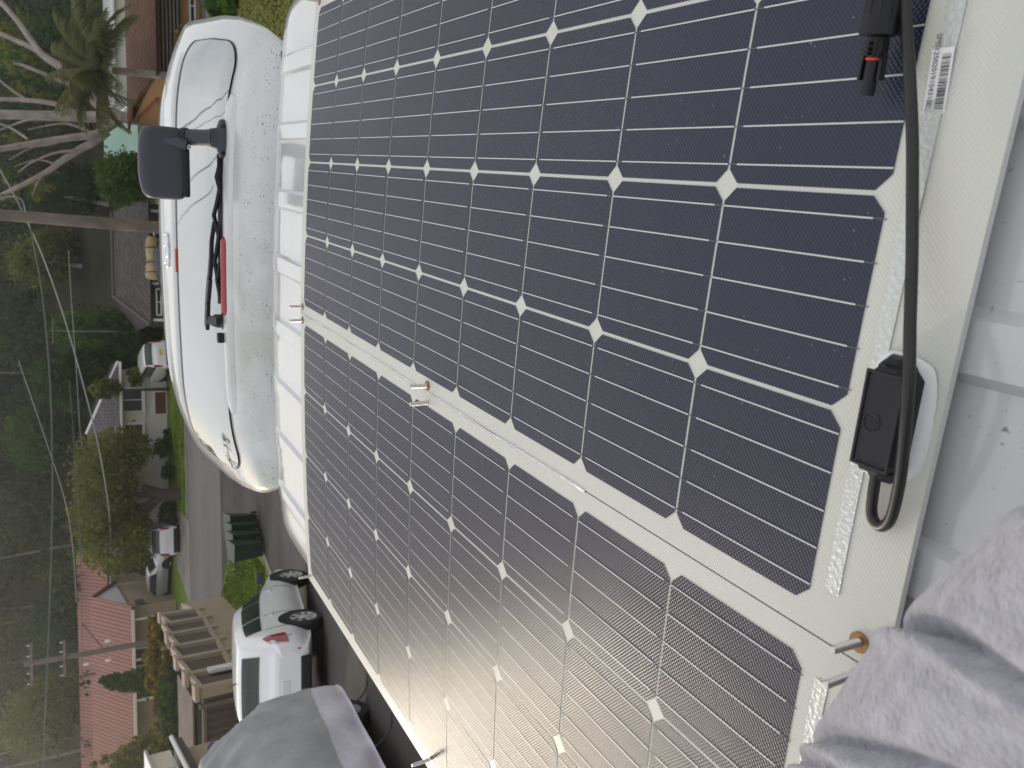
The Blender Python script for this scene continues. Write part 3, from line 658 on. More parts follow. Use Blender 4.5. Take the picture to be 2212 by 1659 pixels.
# ================================================================== CARS
M['carwhite'] = mat('car_white_paint', (.82, .82, .83), .25, coat=.7)
M['carsilver'] = mat('car_silver_paint', (.50, .51, .53), .3, metal=.3, coat=.6)
M['cardark'] = mat('car_navy_paint', (.03, .04, .07), .25, coat=.7)
M['alloy'] = mat('alloy_wheel', (.66, .66, .68), .32, metal=.35)
M['clearlens'] = mat('clear_lens', (.6, .6, .62), .12, coat=.8)
M['yellow'] = mat('yellow_plate', (.75, .50, .03), .5)
def cr(P, t):
    n = len(P)-1; i = min(max(int(t), 0), n-1); f = t-i
    a, b, c, d = P[max(i-1, 0)], P[i], P[i+1], P[min(i+2, n)]
    return tuple(.5*(2*q+(-p+r)*f+(2*p-5*q+4*r-s)*f*f+(-p+3*q-3*r+s)*f**3) for p, q, r, s in zip(a, b, c, d))
class Car:
    """stations: (y, z_sill, w_sill, z_mid, w_mid, z_belt, w_belt, z_roof, w_roof, z_crown)"""
    def __init__(s, st):
        s.st = st; s.prof = []
        for (y, zs, ws, zm, wm, zb, wb, zr, wr, zc) in st:
            s.prof.append([(0, zs), (ws*.9, zs), (ws, zs+.07), (wm, zm), (wb, zb), ((wb+wr)/2+.015, (zb+zr)/2), (wr, zr-.05), (wr*.82, zr+(zc-zr)*.6), (0, zc)])
    def P(s, u, v, sg=1, off=0):
        rows = [cr(p, v) for p in s.prof]; x, z = cr(rows, u); y = cr([(q[0],) for q in s.st], u)[0]
        return Vector((sg*max(x, 0), y, z))
    def N(s, u, v, sg):
        e = .02; a = s.P(min(u+e, len(s.st)-1), v, sg)-s.P(max(u-e, 0), v, sg); b = s.P(u, min(v+e, 8), sg)-s.P(u, max(v-e, 0), sg)
        n = a.cross(b); n = n if n.length < 1e-9 else n.normalized()
        c = s.P(u, v, sg)-Vector((0, s.P(u, v)[1], .8))
        return n if n.dot(c) > 0 else -n
    def body(s, nu=5, nv=3):
        U = len(s.st)-1; mb = MB()
        us = [i/nu for i in range(U*nu+1)]; vs_ = [j/nv for j in range(8*nv+1)]
        for sg in (-1, 1): mb.grid(lambda u, v: s.P(u, v, sg), us, vs_)
        for u in (0, U):
            for sg in (-1, 1):
                ring = [s.P(u, v, sg) for v in vs_]; mb.add(ring, [tuple(range(len(ring)))])
        return mb
    def patch(s, poly, off, n=6, m=6, sgs=(1, -1)):
        """poly: four (u, v) corners (rear-low, front-low, front-high, rear-high)"""
        mb = MB()
        for sg in sgs:
            def fn(i, j):
                a, b = i/n, j/m; u0 = poly[0][0]*(1-a)+poly[1][0]*a; u1 = poly[3][0]*(1-a)+poly[2][0]*a; v0 = poly[0][1]*(1-a)+poly[1][1]*a; v1 = poly[3][1]*(1-a)+poly[2][1]*a
                u, v = u0*(1-b)+u1*b, v0*(1-b)+v1*b
                return s.P(u, v, sg)+s.N(u, v, sg)*off
            mb.grid(fn, range(n+1), range(m+1))
        return mb
def wheel(par, x, y, r, sg, spokes=7):
    w = MB().lathe((x-sg*.10, y, r), (sg, 0, 0), [(0, r*.6), (0, r*.94), (.03, r), (.17, r), (.205, r*.95), (.21, r*.72), (.19, r*.66), (.10, r*.64), (.10, 0)], 30).build('wheel', M['tyre'], par, smooth=40)
    mb = MB(); c = Vector((x+sg*.09, y, r))
    mb.lathe(c-Vector((sg*.02, 0, 0)), (sg, 0, 0), [(0, r*.69), (.03, r*.70), (.035, r*.66), (.0, r*.62)], 30)
    for k in range(spokes):
        a = 2*math.pi*k/spokes; d = Vector((0, math.cos(a), math.sin(a))); mb.bar(c+d*r*.06, c+d*r*.67, r*.17, .035, up=(1, 0, 0))
    mb.lathe(c-Vector((sg*.01, 0, 0)), (sg, 0, 0), [(0, r*.17), (.03, r*.16), (.035, r*.1), (.035, 0)], 14)
    mb.build('rim', M['alloy'], w, loc=(0, 0, 0), smooth=30)
def arch(par, car, x, y, r, sg):
    mb = MB(); n = 26; c = Vector((x, y, r*1.02)); V = [c+Vector((0, 0, 0))]
    ang = [R(-18)+R(216)*i/n for i in range(n+1)]
    V = [(x+sg*.006, y+math.cos(a)*r*1.17, r+math.sin(a)*r*1.17) for a in ang]+[(x-sg*.25, y+math.cos(a)*r*1.19, r+math.sin(a)*r*1.19) for a in ang]
    Fs = [(i, i+1, n+2+i, n+1+i) for i in range(n)]+[tuple(range(n+1))]
    mb.add(V, Fs).build('wheel_arch', M['shadowpl'], par)
SUV = [(-2.16, .42, .60, .62, .66, .80, .64, .86, .55, .88), (-2.13, .34, .72, .60, .80, .86, .77, .93, .66, .96), (-2.05, .30, .78, .60, .885, .95, .85, 1.03, .70, 1.07), (-1.93, .27, .80, .60, .90, 1.00, .86, 1.28, .68, 1.32),
       (-1.74, .25, .81, .60, .905, 1.01, .865, 1.50, .66, 1.545), (-1.30, .24, .81, .60, .905, 1.01, .865, 1.575, .65, 1.62), (-.45, .24, .81, .60, .905, .99, .865, 1.60, .64, 1.65), (.30, .24, .81, .60, .90, .96, .86, 1.555, .63, 1.60),
       (.85, .24, .81, .60, .90, .93, .85, 1.20, .64, 1.24), (1.12, .24, .81, .60, .90, .90, .84, .985, .66, 1.02), (1.65, .25, .80, .58, .89, .82, .80, .90, .62, .95), (2.02, .28, .74, .55, .84, .72, .74, .79, .55, .83), (2.17, .36, .58, .52, .66, .62, .60, .66, .45, .68)]
SUV = [(y, a*.95, b, c_*.93, d, e_*.91, f_, g_*.90, h_, i_*.90) for (y, a, b, c_, d, e_, f_, g_, h_, i_) in SUV]
rr, fr = Vector(hit(700, 1348)), Vector(hit(663, 1245)); fd = (fr-rr).normalized()
rt = fd.cross(Vector((0, 0, 1))).normalized(); up_ = rt.cross(fd)
orig = (rr+fr)/2-rt*.80
def place(e, o, f):
    f = Vector(f).normalized(); r_ = f.cross(Vector((0, 0, 1))).normalized(); u_ = r_.cross(f)
    e.matrix_world = Matrix(((r_.x, f.x, u_.x, o[0]), (r_.y, f.y, u_.y, o[1]), (r_.z, f.z, u_.z, o[2]), (0, 0, 0, 1)))
def make_suv():
    e = local('parked_suv', 'white compact suv parked down the driveway, nose away from the van', 'car', (0, 0, 0)); C = Car(SUV)
    b = C.body(6, 4).build('body', M['carwhite'], e, smooth=55)
    ch = lambda mb, n, m, **k: mb.build(n, m, e, **k)
    for sg_ in (1, -1):
     ch(C.patch([(4.55, 4.4), (5.5, 4.4), (5.5, 5.6), (4.75, 5.5)], .012, sgs=(sg_,)), 'rear_door_window', M['darkglass'], smooth=50)
     ch(C.patch([(5.57, 4.4), (6.55, 4.38), (6.55, 5.6), (5.57, 5.6)], .012, sgs=(sg_,)), 'front_door_window', M['darkglass'], smooth=50)
     ch(C.patch([(6.62, 4.38), (8.2, 4.4), (7.2, 5.5), (6.62, 5.58)], .012, sgs=(sg_,)), 'quarter_window', M['darkglass'], smooth=50)
    ch(C.patch([(2.6, 7.0), (3.75, 7.1), (3.75, 8), (2.6, 8)], .014, n=8), 'rear_window', M['darkglass'], smooth=50)
    ch(C.patch([(7.3, 6.5), (8.8, 6.4), (8.8, 8), (7.3, 8)], .012, n=8), 'windscreen', M['darkglass'], smooth=50)
    for sg in (1, -1):
        ch(C.patch([(1.15, 3.3), (2.9, 3.35), (3.2, 4.7), (1.9, 4.9)], .025, sgs=(sg,)), 'tail_lamp', M['lamp'], smooth=50)
        ch(C.patch([(1.2, 3.95), (1.8, 4.05), (2.35, 4.85), (1.75, 4.95)], .034, sgs=(sg,)), 'reversing_lamp', M['clearlens'], smooth=50)
        ch(C.patch([(10.9, 3.5), (11.7, 3.5), (11.6, 4.3), (10.9, 4.6)], .02, sgs=(sg,)), 'headlamp', M['clearlens'], smooth=50)
        ch(MB().box((sg*.66, -2.135, .48), (.11, .03, .06)), 'reflector', M['lamp'], bevel=.01)
        for y in (-.42, .55):
            p = C.P(5.5 if y < 0 else 7.3, 3.75, sg); ch(MB().box(p+Vector((sg*.012, 0, 0)), (.035, .19, .035)), 'door_handle', M['carwhite'], bevel=.012)
        ch(MB().box((sg*1.0, .93, .95), (.20, .13, .15)), 'wing_mirror', M['slate'], bevel=.04)
        for y in (-1.28, 1.29): arch(e, C, sg*.902, y, .345, sg); wheel(e, sg*.812, y, .325, sg)
    for sg in (1, -1):
        for u0 in (4.45, 5.53, 7.6):
            ch(MB().tube([C.P(u0, v_, sg)+C.N(u0, v_, sg)*.001 for v_ in np.linspace(2.3, 4.2, 12)], .0055, 4), 'door_seam', M['shadowpl'])
    ch(MB().tube([C.P(2.2, v_, 1)+C.N(2.2, v_, 1)*.001 for v_ in np.linspace(3.1, 4.2, 10)], .005, 4), 'hatch_seam', M['shadowpl'])
    ch(MB().box((0, -2.14, .37), (1.15, .10, .16)), 'lower_bumper', M['blackpl'], bevel=.03)
    ch(MB().box((0, -2.125, .77), (.62, .05, .05)), 'tailgate_garnish', M['carwhite'], bevel=.015)
    ch(MB().box((.42, -2.12, .84), (.17, .02, .035)), 'model_badge', M['chrome'])
    ch(MB().box((0, -2.165, .68), (.37, .012, .11)), 'number_plate', M['label'])
    ch(MB().tube([(0, -1.55, 1.42), (0, -1.70, 1.56)], [.012, .004], 6), 'aerial', M['blackpl'])
    return e
suv = make_suv(); place(suv, orig, fd)

# ---- car under a two-tone cover, parked beside the van
M['covergrey'] = mat('cover_grey', (.37, .375, .385), .75, spec=.3, bump=(9, .35, .03), var=(2.2, .10))
M['coverlilac'] = mat('cover_lilac_grey', (.62, .59, .65), .72, spec=.3, bump=(9, .35, .03), var=(2.5, .08))
M['bluepatch'] = mat('blue_patch', (.16, .20, .34), .6)
cv = local('covered_car', 'car under a two tone grey and lilac fabric cover beside the van', 'car', (0, 0, 0))
SC = 1.0
COV = [(-2.4, .40, .70, .55, .76, .75, .70, .90, .50, .93), (-2.2, .25, .93, .60, .95, 1.0, .88, 1.12, .70, 1.17), (-1.3, .22, .97, .62, .985, 1.08, .92, 1.22, .74, 1.28), (-.75, .20, .98, .62, .99, 1.12, .92, 1.52, .68, 1.58), (-.1, .20, .98, .62, .99, 1.14, .92, 1.80, .64, 1.86), (.8, .20, .98, .62, .99, 1.15, .92, 1.85, .63, 1.91),
       (1.45, .20, .98, .62, .985, 1.15, .91, 1.82, .62, 1.88), (1.82, .20, .97, .62, .975, 1.14, .89, 1.68, .62, 1.74), (2.06, .21, .94, .60, .95, 1.12, .86, 1.36, .64, 1.42), (2.2, .23, .90, .57, .91, 1.04, .83, 1.14, .66, 1.18), (2.28, .30, .80, .54, .84, .90, .78, .98, .60, 1.02)]
CC = Car(COV)
def wrinkle(P, u, v, sg):
    q = .026*math.sin(7.0*u+3.2*v*sg+1.7*math.sin(2.3*v))*smooth(3.2, 4.6, v)+.014*mnoise.noise(Vector((P.x*2.1, P.y*2.6, P.z*3.1)))+.012*mnoise.noise(Vector((P.x*5, P.y*3, P.z*6)))
    q += .060*max(0, mnoise.noise(Vector((P.y*1.6+P.z*2.0, P.x*.5+3, sg*5.0))))-.055*max(0, mnoise.noise(Vector((P.y*2.2-P.z*2.4, P.x*.6+9, sg*3))))**1.0
    return q
def cloth(v0, v1, nv, off):
    mb = MB(); us = [i/8 for i in range(81)]; vs_ = list(np.linspace(v0, v1, nv))
    for sg in (-1, 1):
        def fn(u, v):
            P = CC.P(u, v, sg); d = CC.N(u, v, sg)*(wrinkle(P, u, v, sg)+off); d.x *= min(1, P.x*sg/.05); return P+d
        mb.grid(fn, us, vs_)
    for u in (0, 10):
        for sg in (-1, 1):
            ring = [CC.P(u, v, sg) for v in vs_]; mb.add([Vector((0, r.y, r.z)) if i in (0,) and False else r for i, r in enumerate(ring)]+[Vector((0, r.y, r.z)) for r in ring], [(i, i+1, nv+i+1, nv+i) for i in range(nv-1)])
    return mb
cloth(2.95, 8, 42, 0).build('cover_top', M['covergrey'], cv, smooth=60)
cloth(1.6, 2.97, 12, -.004).build('cover_skirt', M['coverlilac'], cv, smooth=60)
for u, v in ((8.7, 4.4), (6.9, 6.6)):
    CC.patch([(u, v), (u+.25, v), (u+.25, v+.35), (u, v+.35)], .055, 3, 3, sgs=(1,)).build('cover_patch', M['bluepatch'], cv)
for sg in (-1, 1):
    for y in (-1.35, 1.35): wheel(cv, sg*.80, y, .34, sg)
for y in (1.25, .05):
    MB().tube(catmull([(.97, y, .26), (1.04, y+.02, .12), (1.16, y+.04, .04), (1.30, y+.03, .02), (1.34, y-.05, .02)], 6), .010, 6).build('cover_strap', M['cable'], cv, smooth=60)
cr_, cf_ = Vector(hit(808, 1610, .20)), Vector(hit(752, 1505, .20)); cfd = (cf_-cr_); cfd.z = zg(cf_.x, cf_.y)-zg(cr_.x, cr_.y)
cfd.normalize(); far_ = hit(728, 1478, .25)
co = Vector(far_)-cfd*2.18; co -= cfd.cross(Vector((0, 0, 1))).normalized()*.93; co.z = zg(co.x, co.y)
place(cv, co, cfd)

# ---- cars across the street
SED = [(-2.2, .40, .60, .58, .66, .78, .64, .84, .5, .86), (-2.12, .28, .78, .58, .84, .84, .80, .92, .62, .95), (-1.6, .24, .80, .58, .86, .90, .82, .98, .64, 1.02), (-1.25, .24, .80, .58, .86, .90, .82, 1.10, .62, 1.14), (-.75, .24, .80, .58, .86, .90, .82, 1.36, .58, 1.41), (.1, .24, .80, .58, .86, .90, .82, 1.40, .57, 1.45), (.5, .24, .8, .58, .86, .89, .82, 1.33, .57, 1.38), (1.1, .24, .80, .58, .86, .88, .81, .97, .62, 1.00), (1.7, .25, .79, .56, .85, .80, .78, .86, .60, .90), (2.1, .28, .72, .52, .80, .68, .70, .74, .5, .77), (2.22, .36, .58, .5, .64, .6, .58, .64, .42, .66)]
BOX = [(-2.2, .45, .66, .62, .74, .86, .76, 1.0, .66, 1.02), (-2.17, .34, .82, .62, .87, .95, .86, 1.12, .72, 1.15), (-2.02, .28, .84, .62, .90, 1.00, .87, 1.60, .72, 1.66), (-1.6, .26, .84, .62, .90, 1.02, .87, 1.72, .71, 1.78), (0, .26, .84, .62, .90, 1.02, .87, 1.74, .70, 1.80), (.6, .26, .84, .62, .90, 1.0, .87, 1.68, .69, 1.74), (1.15, .26, .84, .62, .90, .98, .86, 1.12, .70, 1.16), (1.8, .28, .83, .60, .88, .92, .84, .99, .66, 1.02), (2.15, .32, .76, .56, .82, .8, .76, .86, .55, .88), (2.25, .4, .6, .54, .66, .66, .6, .7, .45, .72)]
def small_car(name, label, st, paint, loc, head, group, boxy):
    e = local(name, label, 'car', (0, 0, 0), group=group); C = Car(st); n = len(st)
    C.body(4, 3).build('body', paint, e, smooth=55)
    if boxy: wins = [([(2.15, 4.2), (4.6, 4.2), (4.6, 5.8), (2.6, 5.8)], 'side_window'), ([(1.35, 6.0), (2.25, 6.4), (2.25, 8), (1.35, 8)], 'rear_window'), ([(5.2, 6.4), (6, 6.4), (6, 8), (5.2, 8)], 'windscreen')]
    else: wins = [([(3.2, 4.2), (6.3, 4.2), (5.9, 5.8), (3.9, 5.8)], 'side_window'), ([(3.05, 6.4), (3.95, 6.4), (3.95, 8), (3.05, 8)], 'rear_window'), ([(6.05, 6.4), (6.95, 6.3), (6.95, 8), (6.05, 8)], 'windscreen')]
    for w, nm in wins:
        for sgs in (((1,), (-1,)) if nm == 'side_window' else ((1, -1),)): C.patch(w, .012, sgs=sgs).build(nm, M['darkglass'], e, smooth=50)
    for sg in (-1, 1):
        if boxy: MB().box((sg*.80, -2.15, 1.0), (.13, .10, .50)).build('tail_lamp', M['lamp'], e, bevel=.02)
        else:
            MB().box((sg*.62, -2.12, .78), (.26, .10, .13)).build('tail_lamp', M['lamp'], e, bevel=.02); MB().box((sg*.58, 2.08, .62), (.28, .12, .12)).build('headlamp', M['clearlens'], e, bevel=.02)
        MB().box((sg*.95, .85, .98), (.18, .1, .13)).build('wing_mirror', paint, e, bevel=.03)
        for y in (-1.32, 1.32): arch(e, C, sg*.87, y, .32, sg); wheel(e, sg*.76, y, .32, sg, 5)
    MB().box((0, -2.2, .42), (1.5, .12, .18)).build('bumper', M['blackpl'] if boxy else paint, e, bevel=.03)
    MB().box((0, 2.2, .45), (.9, .08, .16)).build('grille', M['blackpl'], e, bevel=.02)
    place(e, loc, head); return e
G = lambda x, y: Vector((x, y, zg(x, y)))
p = hit(390, 1165); wag = small_car('parked_wagon', 'white wagon with a dark bumper parked on the concrete drive across the street', BOX, M['carwhite'], G(p[0], p[1]+2.0), (.0, 1, 0), 'cars parked across the street', True)
MB().box((0, -2.215, .78), (.36, .02, .12)).build('number_plate', M['label'], wag)
MB().box((0, -2.19, .62), (1.5, .06, .12)).build('bumper_step', M['carwhite'], wag, bevel=.02)
p = hit(372, 1238); small_car('parked_sedan', 'silver white sedan parked side on against the tan wall of the red roofed house', SED, M['carsilver'], G(p[0]-.2, p[1]+.9), (.93, -.36, 0), 'cars parked across the street', False)
p = hit(372, 800); ute = small_car('parked_wagon', 'white wagon with a yellow number plate outside the white house garage', BOX, M['carwhite'], G(p[0]+.5, p[1]+1.2), (-.25, 1, 0), 'cars parked across the street', True)
MB().box((.1, -2.215, .82), (.40, .02, .16)).build('number_plate', M['yellow'], ute)
p = atD(345, 560, 50.4); dc = small_car('parked_sedan', 'dark blue sedan half hidden behind the raised tailgate', SED, M['cardark'], Vector((p[0], 50.4, zg(p[0], 50.4))), (1, .05, 0), 'cars parked across the street', False)
# canvas bundle tied on a rack over that car
q = [Vector(atD(vx, vy, 50.4)) for vx, vy in ((330, 512), (328, 545), (331, 580), (330, 603))]
M['canvas'] = mat('tan_canvas', (.40, .29, .17), .9, spec=.2, bump=(6, .6, .06), var=(3, .2))
cb = thing('canvas_bundle', 'long tan canvas bundle strapped above the dark blue sedan', 'bundle', q[1])
MB().tube(catmull(q, 6), [.26, .31, .36, .38, .38, .36, .34, .33, .32, .33, .36, .40, .42, .42, .43, .42, .40, .38, .32], 16).build('canvas', M['canvas'], cb, smooth=60)
for k in (.25, .55, .8):
    i = int(k*2.99); c_ = q[i].lerp(q[i+1], k*3-i); ax_ = (q[3]-q[0]).normalized()
    u_ = ax_.orthogonal().normalized(); w_ = ax_.cross(u_)
    MB().tube([c_+(u_*math.cos(a)+w_*math.sin(a))*.42 for a in np.linspace(0, 6.283, 18)], .03, 5, cap=False).build('strap', M['cable'], cb)
MB().tube([q[0]+Vector((.1, 0, -.1)), q[0]+Vector((.7, 0, .1)), q[0]+Vector((.9, 0, -.5))], .05, 6).build('rack_end', M['alloy'], cb)

# ---- wheelie bins
M['bin'] = mat('dark_green_bin', (.012, .034, .022), .5, var=(2, .2)); M['binlid'] = mat('bin_lid_grey_green', (.030, .045, .040), .5)
bp0 = hit(574, 1186)
def make_bin(loc, rz, label):
    e = local('wheelie_bin', label, 'bin', loc, rz, 'wheelie bins in a row by the driveway')
    mb = MB(); rs = []
    for z, w, d in ((.10, .42, .42), (.14, .44, .45), (.9, .54, .62), (.96, .57, .66), (1.0, .57, .66)): rs.append([(x*w/2, y*d/2, z) for x, y in ((-1, -1), (1, -1), (1, 1), (-1, 1))])
    V = [p_ for r_ in rs for p_ in r_]; mb.add(V, [(i*4+j, i*4+(j+1) % 4, (i+1)*4+(j+1) % 4, (i+1)*4+j) for i in range(4) for j in range(4)]+[(3, 2, 1, 0)])
    mb.build('bin_body', M['bin'], e, bevel=.03)
    MB().prism([(-.30, -.36, 1.0), (.30, -.36, 1.0), (.30, .36, 1.05), (-.30, .36, 1.05)], (0, 0, 0), (0, 0, .035)).build('lid', M['binlid'], e, bevel=.015)
    MB().tube([(-.26, .40, .98), (.26, .40, .98)], .02, 8).build('handle', M['bin'], e)
    for sg in (-1, 1): MB().lathe((sg*.20, .26, .10), (sg, 0, 0), [(0, .10), (.06, .10), (.065, .05)], 16).build('wheel', M['tyre'], e)
    return e
bl_ = ['dark green wheelie bin nearest the van, its whole front showing', 'dark green wheelie bin second in the row behind the nearest', 'dark green wheelie bin third in the row behind the nearest', 'dark green wheelie bin farthest away in the row of four']
for i in range(4):
    c_ = Vector((bp0[0], bp0[1]+.33, 0))+Vector((.20, .64, 0))*i; make_bin(G(c_.x, c_.y), R(-6+2*i), bl_[i])
p = hit(352, 1470, .0); small_car('parked_van', 'white vehicle half hidden behind the golden shrubs', BOX, M['carwhite'], G(atD(345, 1482, 44)[0], 44), (1, .1, 0), 'cars parked across the street', True)

# ================================================================== HOUSES, WALLS, FENCES
def tiles(name, col, sx, sy, amt=.25, bump=.05, axis='Y'):
    """roof covering far away: courses and laps as fine relief"""
    m = mat(name, col, .8, spec=.2); t = m.node_tree; b = t.nodes['Principled BSDF']; l = t.links.new
    tcn = t.nodes.new('ShaderNodeTexCoord'); br = t.nodes.new('ShaderNodeTexBrick'); br.inputs['Scale'].default_value = 1; br.inputs['Brick Width'].default_value = sx; br.inputs['Row Height'].default_value = sy
    br.inputs['Mortar Size'].default_value = .03; br.inputs['Color1'].default_value = (*[c*(1-amt) for c in col], 1); br.inputs['Color2'].default_value = (*[c*(1+amt) for c in col], 1); br.inputs['Mortar'].default_value = (*[c*.45 for c in col], 1)
    l(tcn.outputs['Object'], br.inputs['Vector']); l(br.outputs['Color'], b.inputs['Base Color'])
    bp = t.nodes.new('ShaderNodeBump'); bp.inputs['Distance'].default_value = bump; l(br.outputs['Fac'], bp.inputs['Height']); bp.invert = True; l(bp.outputs['Normal'], b.inputs['Normal'])
    return m
M['redroof'] = tiles('faded_red_metal_roof', (.31, .155, .13), .25, 30, .05, .04)
M['greytile'] = tiles('grey_concrete_tile', (.115, .105, .110), .45, .32, .22)
M['darktile'] = tiles('dark_brown_tile', (.085, .072, .070), .4, .30, .25)
M['browntile'] = tiles('brown_tile', (.13, .062, .035), .4, .30, .25)
M['greenroof'] = mat('pale_green_metal', (.20, .34, .27), .5, var=(.6, .1))
M['whitewall'] = mat('white_render', (.62, .58, .56), .8, var=(.6, .05)); M['gable'] = mat('white_gable_board', (.55, .55, .54), .7, var=(1, .06))
M['tan'] = mat('tan_render', (.38, .295, .225), .85, var=(.5, .08), bump=(14, .2, .01)); M['tan2'] = mat('tan_brick', (.36, .28, .20), .85, var=(1.2, .12))
M['brown'] = mat('brown_ribbed_steel', (.12, .085, .075), .55, var=(.6, .12)); M['trim'] = mat('cream_trim', (.60, .54, .44), .7); M['wtrim'] = mat('white_trim', (.74, .73, .70), .6)
M['orange'] = mat('ochre_wall', (.45, .25, .11), .8, var=(.5, .06)); M['terra'] = mat('terracotta', (.36, .14, .07), .8, var=(.8, .1)); M['window'] = mat('house_window', (.018, .020, .026), .08, spec=.9)
M['garage'] = mat('garage_door_red_brown', (.13, .035, .022), .6); M['timber'] = mat('weathered_timber', (.15, .115, .095), .85, var=(2, .25)); M['dgrey'] = mat('dark_wall', (.08, .078, .072), .8)
def quad(*p): return MB().add(p, [tuple(range(len(p)))])
def slab(pts, th=.12):
    """a roof plane with real thickness"""
    P = [Vector(p) for p in pts]; n = (P[1]-P[0]).cross(P[2]-P[0]).normalized(); n = n if n.z > 0 else -n
    return MB().prism(P, n*-th, n*0)
def hwin(par, x0, x1, z0, z1, y, nm='window', mull=1, m=None):
    w = MB().box(((x0+x1)/2, y, (z0+z1)/2), (x1-x0, .06, z1-z0)).build(nm, m or M['window'], par)
    fr_ = MB()
    for a_, b_ in (((x0, z0), (x1, z0)), ((x0, z1), (x1, z1)), ((x0, z0), (x0, z1)), ((x1, z0), (x1, z1))): fr_.bar((a_[0], y-.03, a_[1]), (b_[0], y-.03, b_[1]), .09, .09, up=(0, 1, 0))
    for k in range(mull): xm = x0+(x1-x0)*(k+1)/(mull+1); fr_.bar((xm, y-.035, z0), (xm, y-.035, z1), .06, .05, up=(0, 1, 0))
    fr_.build('frame', M['wtrim'], w, loc=(0, 0, 0))
    return w
def V3(p): return Vector(p)
# ---- red roofed house
e1, e2, ap = V3(atD(277, 1308, 54)), V3(atD(251, 1269, 62)), V3(atD(194, 1301, 58))
xr_ = (e1.x+e2.x)/2; ez = (e1.z+e2.z)/2; rz_ = ap.z; gz = zg(-15, 54)
rh = thing('red_roofed_house', 'tan house with a long faded red roof and a white gable end', 'house', (-25, 57, gz))
XL = -46
for nm, a_, b_ in (('front_roof', 53.8, 58), ('back_roof', 62.2, 58)):
    slab([(xr_+.25, a_, ez-.05), (xr_+.25, b_, rz_), (XL, b_, rz_), (XL, a_, ez-.05)], .10).build(nm, M['redroof'], rh)
quad((xr_, 54.05, ez-.04), (xr_, 61.95, ez-.04), (xr_, 58, rz_-.12)).build('gable_board', M['gable'], rh)
MB().box(((XL+xr_)/2, 58.6, (ez+gz)/2-.1), (xr_-XL-.3, 6.6, ez-gz-.1)).build('wall', M['tan2'], rh)
MB().box((xr_+.02, 55.6, ez-.75), (.10, .9, .5)).build('wall_vent', M['dgrey'], rh)
MB().box(((XL+xr_)/2, 53.75, ez-.12), (xr_-XL, .14, .16)).build('gutter', M['trim'], rh)
for x0, x1 in ((-19.5, -16.2), (-27, -22), (-34, -30)): hwin(rh, x0, x1, gz+.9, ez-.35, 55.24, mull=2)
for z_ in (gz+.75, gz+1.25): MB().bar((-14.0, 53.9, z_), (-21.5, 53.9, z_), .07, .12).build('veranda_rail', M['trim'], rh)
for x in (-14.0, -16.5, -19, -21.5): MB().bar((x, 53.9, gz), (x, 53.9, ez-.1), .12, .12).build('veranda_post', M['trim'], rh)
slab([(xr_+2.4, 64.5, ez+.2), (xr_+1.6, 67, rz_+.1), (XL, 67, rz_+.1), (XL, 64.5, ez+.2)], .1).build('rear_wing_roof', M['redroof'], rh)
MB().box((-24, 66.5, (ez+gz)/2), (20, 3, ez-gz)).build('rear_wing_wall', M['tan2'], rh)
MB().tube([(-18, 57.6, rz_-.2), (-18, 57.6, rz_+.7)], .07, 8).build('flue', M['dgrey'], rh)
# ---- white house
gz = zg(-3, 57)
w0, w1 = V3(atD(259, 812, 57)), V3(atD(259, 1190, 57)); ez = (w0.z+w1.z)/2; rz_ = atD(190, 985, 61)[2]
wh = thing('white_house', 'white rendered house with grey tiled roof and dark upper windows', 'house', (-4, 60, gz))
XA, XB = w0.x+.4, w1.x
MB().box(((XA+XB)/2, 61.1, (ez+gz)/2), (XA-XB, 8, ez-gz)).build('wall', M['whitewall'], wh)
hx = XA-4.2
slab([(XA+.5, 56.5, ez), (hx, 61, rz_), (XB-.5, 61, rz_), (XB-.5, 56.5, ez)]).build('front_roof', M['greytile'], wh)
slab([(XA+.5, 65.5, ez), (hx, 61, rz_), (XB-.5, 61, rz_), (XB-.5, 65.5, ez)]).build('back_roof', M['greytile'], wh)
slab([(XA+.5, 56.5, ez), (hx, 61, rz_), (XA+.5, 65.5, ez)]).build('hip_roof', M['greytile'], wh)
MB().tube([(XA+.5, 56.5, ez+.05), (hx, 61, rz_+.06)], .09, 6).build('hip_capping', M['wtrim'], wh)
MB().box(((XA+XB)/2, 56.45, ez-.08), (XA-XB+1, .12, .14)).build('gutter', M['wtrim'], wh)
PX = lambda vx, vy, Y=57.0: atD(vx, vy, Y)
for (va, ya, vb, yb, nm, m_, ml) in ((263, 838, 307, 890, 'window', None, 1), (264, 915, 309, 955, 'window', None, 1), (264, 1118, 300, 1180, 'window', None, 2)):
    A1, B1 = PX(va, yb), PX(vb, ya); hwin(wh, A1[0], B1[0], B1[2], A1[2]-.05, 57.06, nm, ml)
A1, B1 = PX(334, 896), PX(368, 845); hwin(wh, A1[0], B1[0], gz, A1[2], 57.06, 'garage_door', 0, M['garage'])
for ya, yb in ((826, 895), (912, 1000), (1112, 1190)):
    A1, B1 = PX(312, yb), PX(312, ya); MB().bar((A1[0], 56.98, A1[2]), (B1[0], 56.98, A1[2]), .18, .10).build('sill_band', M['wtrim'], wh)
